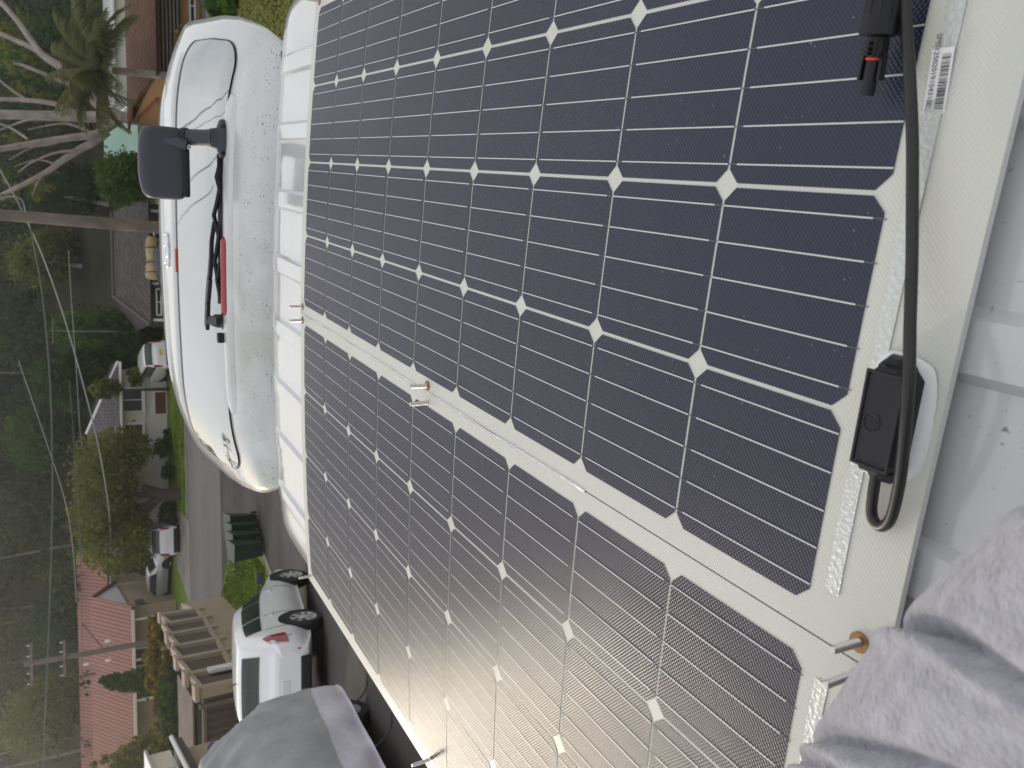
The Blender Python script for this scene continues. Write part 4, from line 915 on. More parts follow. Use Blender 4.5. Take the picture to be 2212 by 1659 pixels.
# ---- dark tiled house behind the pole
gz = zg(6, 54)
a0, a1 = V3(atD(243, 478, 57)), V3(atD(246, 640, 57)); ed = atD(322, 620, 52)[2]; XA, XB = a0.x+.6, a1.x-2.2
dh = thing('dark_tiled_house', 'low house with a dark brown tiled roof behind the tan bundle', 'house', (7, 55, gz))
slab([(XA, 51.6, ed), (XA, 57, a0.z), (a1.x, 57, a0.z), (XB, 51.6, ed)]).build('front_roof', M['darktile'], dh)
slab([(XA, 62, ed), (XA, 57, a0.z), (a1.x, 57, a0.z), (XB, 62, ed)]).build('back_roof', M['darktile'], dh)
slab([(XB, 51.6, ed), (a1.x, 57, a0.z), (XB, 62, ed)]).build('hip_roof', M['darktile'], dh)
MB().tube([(XB, 51.6, ed+.05), (a1.x, 57, a0.z+.05)], .10, 6).build('hip_capping', M['dgrey'], dh)
MB().tube([(XA, 57, a0.z+.05), (a1.x, 57, a0.z+.05)], .10, 6).build('ridge_capping', M['dgrey'], dh)
MB().box(((XA+XB)/2, 56.6, (ed+gz)/2-.05), (XA-XB-.6, 9, ed-gz-.1)).build('wall', M['dgrey'], dh)
for k in range(4): x = XB+.3+k*2.2; MB().bar((x, 51.9, gz), (x, 51.9, ed-.12), .14, .14).build('veranda_post', M['wtrim'], dh)
hwin(dh, XB+.6, XB+2.2, gz+1, ed-.4, 52.05); hwin(dh, XB+3.2, XB+5.2, gz+1, ed-.4, 52.05)
M['tvm'] = mat('dull_aerial', (.16, .17, .16), .6); tv = MB(); tz = a0.z
tv.tube([(4.0, 57, tz), (4.0, 57, tz+3.6)], .035, 5); tv.bar((3.2, 57, tz+3.5), (4.8, 57, tz+3.5), .04, .04)
for k in range(6): tv.bar((3.3+k*.28, 56.6, tz+3.5), (3.3+k*.28, 57.4, tz+3.5), .025, .025)
tag(tv.build('tv_aerial', M['tvm'], None), 'thin tv aerial mast on the dark tiled roof', 'aerial')
# ---- brown and ochre house at the right edge
b0 = V3(atD(284, 152, 44)); b1 = V3(atD(335, 152, 40)); xl = b1.x-.3; gz = zg(18, 42); ezb = b1.z; rzb = b0.z
bh = thing('ochre_house', 'ochre walled house with a brown tiled roof behind the palm', 'house', (19, 44, gz))
slab([(xl, 39.6, ezb), (xl, 44.5, rzb), (34, 44.5, rzb), (34, 39.6, ezb)]).build('front_roof', M['browntile'], bh)
slab([(xl, 49.5, ezb), (xl, 44.5, rzb), (34, 44.5, rzb), (34, 49.5, ezb)]).build('back_roof', M['browntile'], bh)
MB().box(((xl+.5+34)/2, 44.8, (ezb+gz)/2-.1), (34-xl-.5, 8.2, ezb-gz-.2)).build('wall', M['orange'], bh)
for k in range(6): z_ = ezb-.22-k*.16; MB().bar((xl+.2, 40.0-.02*k, z_), (34, 40.0-.02*k, z_), .10, .07).build('louvre', M['timber'], bh)
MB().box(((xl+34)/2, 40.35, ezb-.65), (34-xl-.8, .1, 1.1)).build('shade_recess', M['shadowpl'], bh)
A1, B1 = atD(411, 62, 40.6), atD(450, 5, 40.6); hwin(bh, A1[0], B1[0]+.8, max(gz+.3, B1[2]), A1[2], 40.66)
MB().box((A1[0]-.35, 40.6, (A1[2]+gz)/2+.1), (.6, .2, A1[2]-gz+.5)).build('white_pier', M['wtrim'], bh)
for k in range(3): x = xl+.6+k*2.0; MB().bar((x, 39.9, gz), (x, 39.9, ezb-1.1), .16, .16).build('deck_post', M['timber'], bh)
# terracotta lean-to in front of it
A1, B1 = V3(atD(300, 158, 47)), V3(atD(338, 205, 44)); th = thing('terracotta_outbuilding', 'small terracotta roofed outbuilding left of the ochre house', 'shed', (B1.x+2, 47, gz))
slab([(A1.x, 44.2, B1.z), (A1.x, 48, A1.z), (B1.x-.3, 48, A1.z), (B1.x-.3, 44.2, B1.z)]).build('roof', M['terra'], th)
MB().box(((A1.x+B1.x)/2, 46.4, (B1.z+zg(12, 46))/2-.1), (A1.x-B1.x, 3.6, B1.z-zg(12, 46)-.1)).build('wall', M['orange'], th)
# pale metal roofed shed showing between the palm fronds
A1, B1 = V3(atD(240, 30, 62)), V3(atD(286, 228, 62)); ws_ = thing('white_shed', 'white metal shed showing between the palm fronds', 'shed', (A1.x-4, 64, zg(18, 64)))
slab([(A1.x+6, 61.5, B1.z+1.2), (A1.x+6, 66, A1.z), (B1.x, 66, A1.z), (B1.x, 61.5, B1.z+1.2)]).build('roof', mat('white_metal_roof', (.72, .73, .74), .4), ws_)
MB().box(((A1.x+6+B1.x)/2, 64.5, (B1.z+1.2+zg(18, 64))/2), (A1.x+6-B1.x-.4, 5, B1.z+1.2-zg(18, 64))).build('wall', M['wtrim'], ws_)
# ---- green roofed house further up
A1, B1, C1 = V3(atD(222, 205, 62)), V3(atD(296, 222, 57)), V3(atD(292, 330, 57)); gh = thing('green_roofed_house', 'house with a pale green metal roof behind the gum tree', 'house', (B1.x-4, 62, zg(12, 62)))
slab([(B1.x, 57, B1.z), (B1.x-.4, 62, A1.z), (C1.x+.6, 62, A1.z), (C1.x, 57, B1.z)]).build('front_roof', M['greenroof'], gh)
slab([(B1.x, 67, B1.z), (B1.x-.4, 62, A1.z), (C1.x+.6, 62, A1.z), (C1.x, 67, B1.z)]).build('back_roof', M['greenroof'], gh)
MB().box(((B1.x+C1.x)/2, 62, B1.z-1.3), (B1.x-C1.x-.6, 9.0, 2.6)).build('wall', M['wtrim'], gh)
MB().bar((B1.x+.1, 57, B1.z), (B1.x-.3, 62, A1.z+.02), .12, .25).build('barge_board', M['wtrim'], gh)
for k in range(5): MB().bar((C1.x+.5+k*1.1, 57.2, B1.z-.3), (C1.x+.5+k*1.1, 57.2, B1.z-2.4), .22, .1).build('weatherboard_pier', M['dgrey'], gh)
# ---- stepped tan wall with brown ribbed bays
zz = lambda x, y: ((550+x*.43645)/1.82278, (2300+y*.43645)/1.82278)
tops = [zz(*p) for p in ((195, 275), (245, 362), (262, 470), (327, 578), (348, 692), (428, 822), (527, 985))]
bots = [zz(*p) for p in ((520, 236), (590, 310), (635, 402), (705, 505), (762, 612), (842, 748), (940, 872))]
nearx = atD(*bots[6], 24.0); farp = hit(501, 1306)
N2, F2 = Vector((nearx[0], 24.0)), Vector((farp[0], farp[1])); pd = (F2-N2).normalized(); pn2 = Vector((-pd.y, pd.x))
def onplane(v):
    d = WV @ rayV(*v); t = (N2.dot(pn2))/(d[0]*pn2.x+d[1]*pn2.y); return CAMW+d*t
bw = [V3(onplane(b)) for b in bots]
def ztop(v, p):
    d = WV @ rayV(*v); return CAM_H+d[2]*math.hypot(p.x, p.y)/math.hypot(d[0], d[1])
tw = [ztop(t_, p_) for t_, p_ in zip(tops, bw)]
bwl = thing('stepped_boundary_wall', 'stepped tan wall with brown ribbed bays beyond the white suv', 'wall', (bw[3].x, bw[3].y, zg(bw[3].x, bw[3].y)))
p2 = Vector((pd.x, pd.y, 0)); pnn = Vector((pn2.x, pn2.y, 0)); pnn = pnn if pnn.x > 0 else -pnn
for i in range(7):
    p_ = bw[i]; zt = tw[i]
    MB().prism([p_+pnn*.10+p2*.17, p_+pnn*.10-p2*.17, p_-pnn*.20-p2*.17, p_-pnn*.20+p2*.17], (0, 0, -.25), (0, 0, zt-p_.z)).build('pier', M['tan'], bwl)
    MB().prism([p_+pnn*.16+p2*.23, p_+pnn*.16-p2*.23, p_-pnn*.26-p2*.23, p_-pnn*.26+p2*.23], (0, 0, zt-p_.z+.002), (0, 0, zt-p_.z+.12)).build('pier_cap', M['tan'], bwl)
for i in range(6):
    a_, b_ = bw[i], bw[i+1]; za, zb = tw[i]-.12, tw[i+1]-.12; L_ = (b_-a_).length; n = max(8, int(L_/.07)); mb = MB()
    mb.grid(lambda k, h: a_.lerp(b_, k/n)*1.0+pnn*(-.06+.022*(1 if (k//2) % 2 else -1))+Vector((0, 0, (max(za, zb)-a_.lerp(b_, k/n).z)*h)), range(n+1), [0, 1])
    mb.build('ribbed_bay', M['brown'], bwl, fix=False)
    mb = MB(); mb.bar(a_+Vector((0, 0, max(za, zb)-a_.z)), Vector((b_.x, b_.y, max(za, zb))), .16, .12); mb.build('top_rail', M['tan'], bwl)
    mb = MB(); mb.bar(a_+Vector((0, 0, .03)), b_+Vector((0, 0, .03)), .18, .12); mb.build('bottom_rail', M['tan'], bwl)
fx, nx_ = Vector((F2.x, F2.y, 0))+p2*.3, Vector((N2.x, N2.y, 0))-p2*.2
poly = [Vector((p_.x, p_.y, p_.z)) for p_ in bw]; low = [Vector((p_.x, p_.y, zg(p_.x, p_.y)-.6)) for p_ in bw]
fe = Vector((bw[0].x, bw[0].y, 0))+p2*2.2; fe.z = bw[0].z+.25
poly = [fe]+poly; low = [Vector((fe.x, fe.y, zg(fe.x, fe.y)-.6))]+low
mb = MB(); k = len(poly); mb.add(poly+low, [(i, i+1, k+i+1, k+i) for i in range(k-1)]); mb.add([q-pnn*.25 for q in poly+low], [(i, i+1, k+i+1, k+i) for i in range(k-1)]); mb.add([poly[0], low[0], low[0]-pnn*.25, poly[0]-pnn*.25], [(0, 1, 2, 3)])
mb.add([q for q in poly]+[q-pnn*.25 for q in poly], [(i, i+1, k+i+1, k+i) for i in range(k-1)])
mb.build('retaining_wall', M['tan'], bwl)
MB().box(Vector(onplane(zz(735, 790)))+pnn*.12, (.10, .35, .75)).build('meter_box', M['wtrim'], bwl)
# brown fence returning to the left from the wall's near end
c0 = Vector((N2.x, N2.y, 0)); zt0 = tw[6]-.15; zb0 = zg(c0.x, c0.y)-.3
fen = thing('ribbed_fence', 'dark brown ribbed fence running left from the stepped wall', 'fence', (c0.x-3, c0.y, zb0))
n = 110; MB().grid(lambda k, h: Vector((c0.x-.25-k*.06, c0.y-.1+.03*(1 if (k//2) % 2 else -1)+k*.004, zb0+(zt0-zb0)*h)), range(n+1), [0, 1]).build('ribbed_sheet', M['brown'], fen, fix=False)
MB().bar((c0.x-.2, c0.y-.1, zt0), (c0.x-6.8, c0.y+.3, zt0), .12, .10).build('top_rail', M['timber'], fen)
for k in range(4): MB().bar((c0.x-.4-k*2.1, c0.y-.2, zb0), (c0.x-.4-k*2.1, c0.y-.2, zt0+.15), .12, .12).build('post', M['timber'], fen)
MB().bar((c0.x-2.2, c0.y-.35, zt0-.8), (c0.x-2.2, c0.y-.35, zt0-.1), .14, .1).build('white_downpipe', M['wtrim'], fen)
# low timber deck beyond that fence
A1 = V3(atD(412, 1515, 29)); dk = thing('timber_deck', 'weathered timber deck behind the brown ribbed fence', 'deck', (A1.x-3, 30, zg(A1.x, 30)))
for k in range(9): MB().box((A1.x-3.2, 28.6+k*.30, A1.z+.02), (7, .27, .06)).build('deck_board', M['timber'], dk)
MB().box((A1.x-3.2, 29.8, (A1.z+zg(-13, 30))/2-.05), (6.8, 2.4, A1.z-zg(-13, 30)-.1)).build('deck_base', M['dgrey'], dk)
# ---- tan building at the bottom left corner of the picture
A1, B1 = V3(atD(396, 1608, 20)), V3(atD(318, 1604, 20)); nb = thing('tan_garage', 'tan rendered garage with white fascia nearest the covered car', 'building', (A1.x-4, 17, zg(A1.x, 17)))
gz = zg(A1.x, 20)-.6; zt = A1.z
MB().box((A1.x-4.1, 17.0, (gz+zt)/2), (8, 6, zt-gz)).build('wall', M['tan'], nb)
MB().box((A1.x-4.05, 16.9, zt+.10), (8.4, 6.4, .18)).build('eave', M['dgrey'], nb, bevel=.02)
MB().tube([(A1.x+.2, 13.8, zt+.24), (A1.x+.2, 20.1, zt+.24)], .055, 8).build('gutter', M['wtrim'], nb)
MB().box((A1.x-4.1, 16.9, (zt+.30+B1.z)/2), (8.1, 6.2, B1.z-zt-.28)).build('white_fascia', M['wtrim'], nb, bevel=.02)
MB().box((A1.x-4.1, 16.9, B1.z+.03), (8.3, 6.4, .06)).build('roof_sheet', M['alloy'], nb)
MB().box((A1.x-.03, 19.4, (zt+B1.z)/2+.2), (.06, .9, .45)).build('warm_panel', M['trim'], nb)
# ---- low green-black structure by the right lawn
A1, B1 = V3(hit(622, -6)), V3(hit(570, 0)); hd = thing('garden_planter', 'low dark green garden bed edge on the lawn right of the van', 'planter', (A1.x+1, A1.y, A1.z))
MB().box((A1.x+2.6, A1.y+.2, A1.z+.15), (3.6, 1.2, .45)).build('planter_box', mat('dark_green_board', (.03, .045, .042), .6), hd, bevel=.03)
MB().box((A1.x+2.6, A1.y+.2, A1.z+.39), (3.3, .95, .05)).build('soil', M['bush_floor'], hd)

# ================================================================== POLES AND WIRES
M['pole'] = mat('grey_timber_pole', (.17, .135, .115), .9, var=(1.5, .3), bump=(8, .4, .02)); M['wire'] = mat('grey_cable', (.30, .31, .30), .6); M['greenwire'] = mat('dull_green_cable', (.09, .12, .10), .7); M['insul'] = mat('white_insulator', (.7, .7, .68), .4)
def pole(label, va, vb, Y, r, arms):
    a_, b_ = V3(atD(*va, Y)), V3(atD(*vb, Y)); b_ = Vector((b_.x, b_.y, zg(b_.x, b_.y))); a_.x = b_.x; a_.y = b_.y
    e = thing('power_pole', label, 'power pole', b_, group='timber power poles')
    MB().tube([b_-Vector((0, 0, .5)), b_.lerp(a_, .5), a_], [r, r*.9, r*.78], 12).build('post', M['pole'], e, smooth=50)
    for dz, w in arms:
        MB().box(a_+Vector((0, -.2, -dz)), (w, .12, .14)).build('cross_arm', M['pole'], e)
        for k in (-.45, -.2, .2, .45): MB().lathe(a_+Vector((w*k, -.2, -dz+.07)), (0, 0, 1), [(0, .02), (.05, .035), (.10, .03), (.13, .035), (.15, 0)], 8).build('insulator', M['insul'], e)
    return e
p1 = pole('thick timber power pole standing behind the raised tailgate', (-60, 457), (347, 492), 36.5, .27, [(.4, 2.2)])
p2_ = pole('tall leaning looking power pole in front of the red roof', (51, 1436), (345, 1383), 50.2, .17, [(.35, 2.3), (1.9, 2.0)])
for k, (dx, dz) in enumerate(((-.9, 3.1), (-.9, 4.2), (.9, 4.2))):
    tpos = V3(atD(51, 1436, 50.2)); MB().lathe(tpos+Vector((dx*.6, -.2, -dz)), (0, 0, 1), [(0, .06), (.05, .09), (.25, .09), (.3, .03)], 10).build('fitting', M['insul'], p2_, loc=-OFF[p2_.name]['base'])
MB().bar(V3(atD(51, 1436, 50.2))+Vector((0, -.2, -3.9)), V3(atD(60, 1400, 50.2))+Vector((.9, -.2, -2.6)), .07, .07).build('brace', M['pole'], p2_)
p3 = pole('thin far power pole among the hillside trees', (47, 52), (180, 70), 84, .16, [(.5, 2.4)])
def wire(label, pts, r, m, n=8):
    tag(MB().tube(catmull([atD(vx, vy, Y) for vx, vy, Y in pts], n), r, 5).build('overhead_wire', m, None, smooth=60), label, 'wire', 'overhead wires')
wire('thick grey service cable sagging down to the red roofed house', [(-40, 300, 34), (0, 366, 35), (48, 455, 36.3), (95, 560, 39), (140, 690, 42), (185, 850, 45), (218, 990, 48), (236, 1110, 51), (240, 1200, 53), (238, 1262, 56)], .033, M['wire'])
wire('green street wire crossing in front of the bush, uppermost', [(60, 462, 36.5), (92, 640, 39), (110, 860, 42), (113, 1100, 44), (104, 1400, 47), (92, 1660, 49)], .035, M['greenwire'])
wire('thin grey wire just under the green street wire', [(150, 820, 44), (160, 960, 45), (172, 1130, 47), (176, 1300, 49), (178, 1440, 50)], .018, M['greenwire'])
wire('thin wire dropping from the green street wire to the big tree', [(40, 780, 42), (92, 930, 44), (140, 1080, 47), (158, 1190, 49), (165, 1300, 52)], .020, M['wire'])
wire('thin wire above the white house roof', [(148, 540, 48), (155, 660, 49), (165, 800, 51), (173, 930, 53), (180, 985, 56)], .018, M['wire'])
wire('short looping wire at the thick power pole', [(-20, 440, 36), (15, 425, 36), (45, 430, 36), (55, 458, 36.2)], .028, M['wire'])

# four street wires high over the driveway: they show only mirrored in the tailgate glass
def refl(vx, vy, dist):
    p_ = hitT(vx, vy); n_v = tgn(p_[1], tl(p_)); d = rayV(vx, vy); d = d/np.linalg.norm(d); r_ = d-2*(d @ n_v)*n_v
    return WV @ (p_+r_*dist-CAMV)+CAMW
for k, (a_, b_, w_) in enumerate((((496, 192), (404, 270), .020), ((488, 242), (428, 276), .010), ((466, 344), (404, 397), .012), ((456, 418), (401, 462), .010))):
    A_w, B_w = V3(refl(*a_, 9)), V3(refl(*b_, 13)); dv = B_w-A_w
    pts = [A_w-dv*.25, A_w, A_w.lerp(B_w, .5)-Vector((0, 0, .12)), B_w, B_w+dv*.8]
    tag(MB().tube(catmull(pts, 6), w_, 5).build('overhead_wire', M['cable'], None, smooth=60), ['thickest dark wire mirrored in the tailgate window near its right end', 'thin dark wire mirrored right of the mirror stalk', 'thin dark wire mirrored just left of the mirror stalk', 'thin dark wire mirrored above the wiper bracket'][k], 'wire', 'overhead wires')

# ================================================================== TREES
def foliage(name, dark, mid, light, rough=.75, scale=.35):
    m = mat(name, mid, rough, spec=.25); t = m.node_tree; b = t.nodes['Principled BSDF']; l = t.links.new
    ge = t.nodes.new('ShaderNodeNewGeometry'); tcn = t.nodes.new('ShaderNodeTexCoord'); n = t.nodes.new('ShaderNodeTexNoise'); n.inputs['Scale'].default_value = scale; n.inputs['Detail'].default_value = 3
    l(tcn.outputs['Object'], n.inputs['Vector'])
    ad = t.nodes.new('ShaderNodeMath'); ad.operation = 'MULTIPLY_ADD'; ad.inputs[1].default_value = .34; l(ge.outputs['Random Per Island'], ad.inputs[0])
    sb = t.nodes.new('ShaderNodeMath'); sb.operation = 'MULTIPLY'; sb.inputs[1].default_value = .66; l(n.outputs['Fac'], sb.inputs[0]); l(sb.outputs[0], ad.inputs[2])
    r = t.nodes.new('ShaderNodeValToRGB'); e = r.color_ramp.elements; e[0].position = .15; e[1].position = .85; e[0].color = (*dark, 1); e[1].color = (*light, 1); q = e.new(.5); q.color = (*mid, 1)
    l(ad.outputs[0], r.inputs['Fac']); l(r.outputs['Color'], b.inputs['Base Color'])
    tr = t.nodes.new('ShaderNodeBsdfTranslucent'); l(r.outputs['Color'], tr.inputs['Color']); mxs = t.nodes.new('ShaderNodeMixShader'); mxs.inputs[0].default_value = .42
    out = [x for x in t.nodes if x.type == 'OUTPUT_MATERIAL'][0]; l(b.outputs[0], mxs.inputs[1]); l(tr.outputs[0], mxs.inputs[2]); l(mxs.outputs[0], out.inputs['Surface'])
    return m
M['fo_dark'] = foliage('dark_foliage', (.016, .032, .010), (.038, .070, .020), (.08, .13, .034))
M['fo_green'] = foliage('green_foliage', (.026, .054, .011), (.06, .115, .02), (.12, .195, .038))
M['fo_olive'] = foliage('olive_foliage', (.055, .068, .014), (.135, .15, .03), (.25, .26, .06))
M['fo_gold'] = foliage('golden_foliage', (.07, .055, .012), (.18, .13, .025), (.34, .25, .04))
M['fo_lime'] = foliage('lime_foliage', (.03, .06, .01), (.07, .14, .02), (.16, .26, .03))
M['fo_bush'] = foliage('hillside_foliage', (.010, .018, .005), (.036, .056, .016), (.13, .15, .045), scale=.16)
M['fo_palm'] = foliage('palm_foliage', (.07, .08, .035), (.15, .16, .07), (.26, .25, .13))
M['bark'] = mat('grey_bark', (.33, .285, .26), .9, var=(1.6, .3), bump=(6, .5, .04)); M['darkbark'] = mat('dark_bark', (.045, .036, .030), .9, var=(2, .3))
def leaves(ells, n, size, rng, squash=.75, inner=.45):
    """n leaf quads in clumps spread through the ellipsoids' volume"""
    vol = np.array([e[3]*e[4]*e[5] for e in ells])**.67; vol /= vol.sum(); P = []
    for e, w in zip(ells, vol):
        k = max(1, int(n*w)); nc = max(6, k//28)
        d = rng.normal(size=(nc, 3)); d /= np.linalg.norm(d, axis=1)[:, None]; rr_ = rng.uniform(inner, 1, nc)**.6
        cc = d*rr_[:, None]*np.array(e[3:6])+np.array(e[0:3])
        idx = rng.integers(0, nc, k); sp_ = min(e[3:6])*.17
        P.append(cc[idx]+rng.normal(size=(k, 3))*sp_)
    P = np.concatenate(P); k = len(P)
    a = rng.normal(size=(k, 3)); a /= np.linalg.norm(a, axis=1)[:, None]; b = rng.normal(size=(k, 3)); b -= a*(a*b).sum(1)[:, None]; b /= np.linalg.norm(b, axis=1)[:, None]
    s = size*rng.uniform(.5, 1.3, k)[:, None]; a = a*s; b = b*s*.55
    V = np.empty((k, 4, 3)); V[:, 0] = P-a; V[:, 1] = P+b; V[:, 2] = P+a; V[:, 3] = P-b
    return V.reshape(-1, 3)
def leaf_mesh(name, V):
    k = len(V)//4; me = bpy.data.meshes.new(name); me.vertices.add(4*k); me.vertices.foreach_set('co', V.astype(np.float32).ravel())
    me.loops.add(4*k); me.loops.foreach_set('vertex_index', np.arange(4*k, dtype=np.int32)); me.polygons.add(k); me.polygons.foreach_set('loop_start', np.arange(0, 4*k, 4, dtype=np.int32))
    me.update(calc_edges=True); me.validate(); return me
seedc = [10]
def tree(name, label, base, ells, n, size, fm, trunk=None, bm=None, cat='tree', group=None, inner=.45):
    seedc[0] += 1; rng = np.random.default_rng(seedc[0])
    e = thing(name, label, cat, base, group=group)
    me = leaf_mesh('crown' if trunk else 'foliage', leaves(ells, n, size, rng, inner=inner)); me.materials.append(fm); link('crown' if trunk else 'foliage', me, e)
    if trunk:
        mb = MB()
        for pts, rs in trunk: mb.tube(catmull(pts, 4), np.interp(np.linspace(0, len(rs)-1, (len(pts)-1)*4+1), range(len(rs)), rs), 8)
        mb.build('trunk', bm or M['darkbark'], e, smooth=60)
    return e
def blob(va, vb, Y, dep=None):
    """ellipsoid that fills the view box va..vb (x = up/down, y = right/left) at distance Y"""
    a, b = atD(va[0], (va[1]+vb[1])/2, Y), atD(vb[0], (va[1]+vb[1])/2, Y); c, d = atD((va[0]+vb[0])/2, va[1], Y), atD((va[0]+vb[0])/2, vb[1], Y)
    rx = abs(c[0]-d[0])/2; rz2 = abs(a[2]-b[2])/2; m_ = atD((va[0]+vb[0])/2, (va[1]+vb[1])/2, Y)
    return (m_[0], Y, m_[2], rx, dep or rx*.9, rz2)
def gp(x, y): return (x, y, zg(x, y))
# big spreading tree in front of the white house
bt = [blob((165, 935), (300, 1080), 53, 3), blob((155, 1000), (290, 1170), 54, 3.2), blob((175, 1120), (325, 1235), 53, 3), blob((235, 930), (325, 1010), 53.5, 2.4), blob((260, 1080), (320, 1180), 54, 2.5)]
bb = hit(384, 1058); B = Vector((bb[0], 51.5, zg(bb[0], 51.5)))
tr_ = [([B-Vector((0, 0, .3)), B+Vector((0, .5, 1.0)), B+Vector((.6, 1.2, 2.3)), B+Vector((1.6, 1.6, 4.0))], [.42, .34, .22, .08]), ([B+Vector((0, .5, .9)), B+Vector((-.8, 1.2, 2.0)), B+Vector((-2.0, 1.8, 3.4))], [.28, .2, .07]), ([B+Vector((0, .5, 1.0)), B+Vector((-1.3, 1.4, 1.9)), B+Vector((-3.6, 2, 2.9))], [.26, .17, .06]), ([B+Vector((0, .5, 1.1)), B+Vector((.0, 1.2, 2.5)), B+Vector((-.2, 2, 4.2))], [.25, .17, .07])]
tree('street_tree', 'broad olive green tree with a forked dark trunk on the verge', B, bt, 16000, .14, M['fo_olive'], tr_)
# tall dense evergreens right of the white house
for lab, boxes, Y, m_, n in (('tall dense dark green evergreen between the two tiled houses', [((112, 676), (250, 752), 60), ((200, 668), (365, 768), 60)], 60, 'fo_green', 12000),
                            ('big dark evergreen crowding the white house roof', [((62, 770), (200, 862), 63), ((120, 740), (300, 850), 63), ((95, 800), (230, 880), 64)], 63, 'fo_dark', 13000)):
    el = [blob(a, b, y, 2.6) for a, b, y in boxes]; bx_ = el[-1]; bs = gp(bx_[0], Y)
    tree('evergreen_tree', lab, bs, el, n, .14, M[m_], [([bs, (bs[0], Y, bs[2]+3), (bs[0]+.2, Y, el[0][2])], [.3, .2, .06])], group='dense evergreens')
tree('yellow_tip_tree', 'small tree with yellow green tips above the white house gutter', gp(-1, 58.5), [blob((195, 820), (262, 858), 56.2, 1.2)], 1500, .15, M['fo_olive'], [([gp(.2, 56), (0.2, 56, -4)], [.12, .05])])
el = [blob((212, 335), (300, 440), 50, 2.4), blob((250, 330), (345, 430), 50, 2.4)]
tree('round_shrub', 'rounded olive shrub between the gum tree and the power pole', gp(el[1][0], 50), el, 7500, .13, M['fo_green'], cat='shrub')
tree('lime_shrub', 'bright lime green shrub above the tan bundle', gp(5.6, 57.5), [blob((288, 535), (322, 620), 57.4, 1.2)], 1300, .14, M['fo_lime'], cat='shrub')
# cone shaped trees in front of the red roofed house
for lab, tip, lo, Y in (('dark green cone shaped tree in front of the red roof, farther right', (208, 1470), (335, 1442, 1500), 47), ('dark green cone shaped tree at the bottom left corner', (232, 1650), (345, 1570, 1720), 44)):
    t_, l0, l1 = V3(atD(*tip, Y)), V3(atD(lo[0], lo[1], Y)), V3(atD(lo[0], lo[2], Y)); c_ = (l0+l1)/2; rw = abs(l0.x-l1.x)/2; el = []
    for k in range(6): f_ = k/5; el.append((c_.x*(1-f_)+t_.x*f_, Y, (l0.z-.4)*(1-f_)+(t_.z-.2)*f_, rw*(1.1-.9*f_), rw*(1.1-.9*f_), 1.0))
    bs = gp(c_.x, Y); tree('conifer', lab, bs, el, 7000, .13, M['fo_olive'] if tip[1] > 1600 else M['fo_green'], [([bs, (bs[0], Y, t_.z-.6)], [.2, .05])], group='cone shaped trees')
# golden hedge plants and dark hedge near the stepped wall
gl = ['golden shrub at the far end of the stepped wall', 'yellow golden shrub below the power pole', 'golden shrub beside the white parked vehicle', 'low golden shrub along the top of the dark hedge']
for lab, a, b, Y in ((gl[0], (322, 1326), (352, 1400), 38.5), (gl[1], (312, 1395), (346, 1450), 41), (gl[2], (318, 1440), (356, 1500), 40), (gl[3], (336, 1490), (362, 1612), 37)):
    el = [blob(a, b, Y, .9)]; tree('golden_shrub', lab, gp(el[0][0], Y), el, 1500, .12, M['fo_gold'], cat='shrub', group='golden shrubs')
el = [blob((350, 1395), (392, 1470), 36, .8)]; tree('golden_shrub', 'straggly golden shrub hanging over the stepped wall bays', gp(el[0][0], 36), el, 1200, .11, M['fo_gold'], cat='shrub', group='golden shrubs')
el = [blob((352, 1440+k*32), (425, 1500+k*32), 34, 1.2) for k in range(4)]; tree('dark_hedge', 'dark clipped hedge behind the timber deck', gp(el[1][0], 34), el, 6000, .11, M['fo_dark'], cat='hedge')
# shrubs by the white house and right of the van
for lab, a, b, Y, m_, n in (('dark leafy shrub against the white house wall', (335, 948), (372, 985), 55.5, 'fo_green', 900), ('green leafy plants under the big tree', (342, 1080), (382, 1140), 54.5, 'fo_green', 900), ('pale flowering bush by the white house corner', (272, 795), (310, 830), 56.4, 'fo_olive', 700), ('small green shrub by the white house lawn', (350, 1000), (378, 1035), 55, 'fo_green', 700), ('low shrub under the white house downpipe', (355, 925), (372, 950), 56, 'fo_dark', 400)):
    el = [blob(a, b, Y, .8)]; tree('garden_shrub', lab, gp(el[0][0], Y), el, n, .12, M[m_], cat='shrub', group='garden shrubs')
el = [blob((455, -25), (500, 42), 32, 1.0), blob((485, -30), (532, 30), 30, .9)]; tree('leafy_plant', 'bright green broad leaved plant right of the tailgate', gp(el[0][0], 31), el, 2200, .22, M['fo_lime'], cat='plant', inner=.3)
el = [blob((382, 70), (425, 120), 38, 1.2)]; tree('dry_shrub', 'brownish shrub in front of the ochre wall', gp(el[0][0], 38), el, 1200, .12, M['fo_gold'], cat='shrub')
tag(MB().lathe(hit(368, 1019), (0, 0, 1), [(0, .18), (.5, .24), (.52, .2), (.52, 0)], 14).build('teal_bucket', mat('teal_plastic', (.01, .30, .26), .5), None, smooth=30), 'small teal tub on the verge by the white house', 'tub')
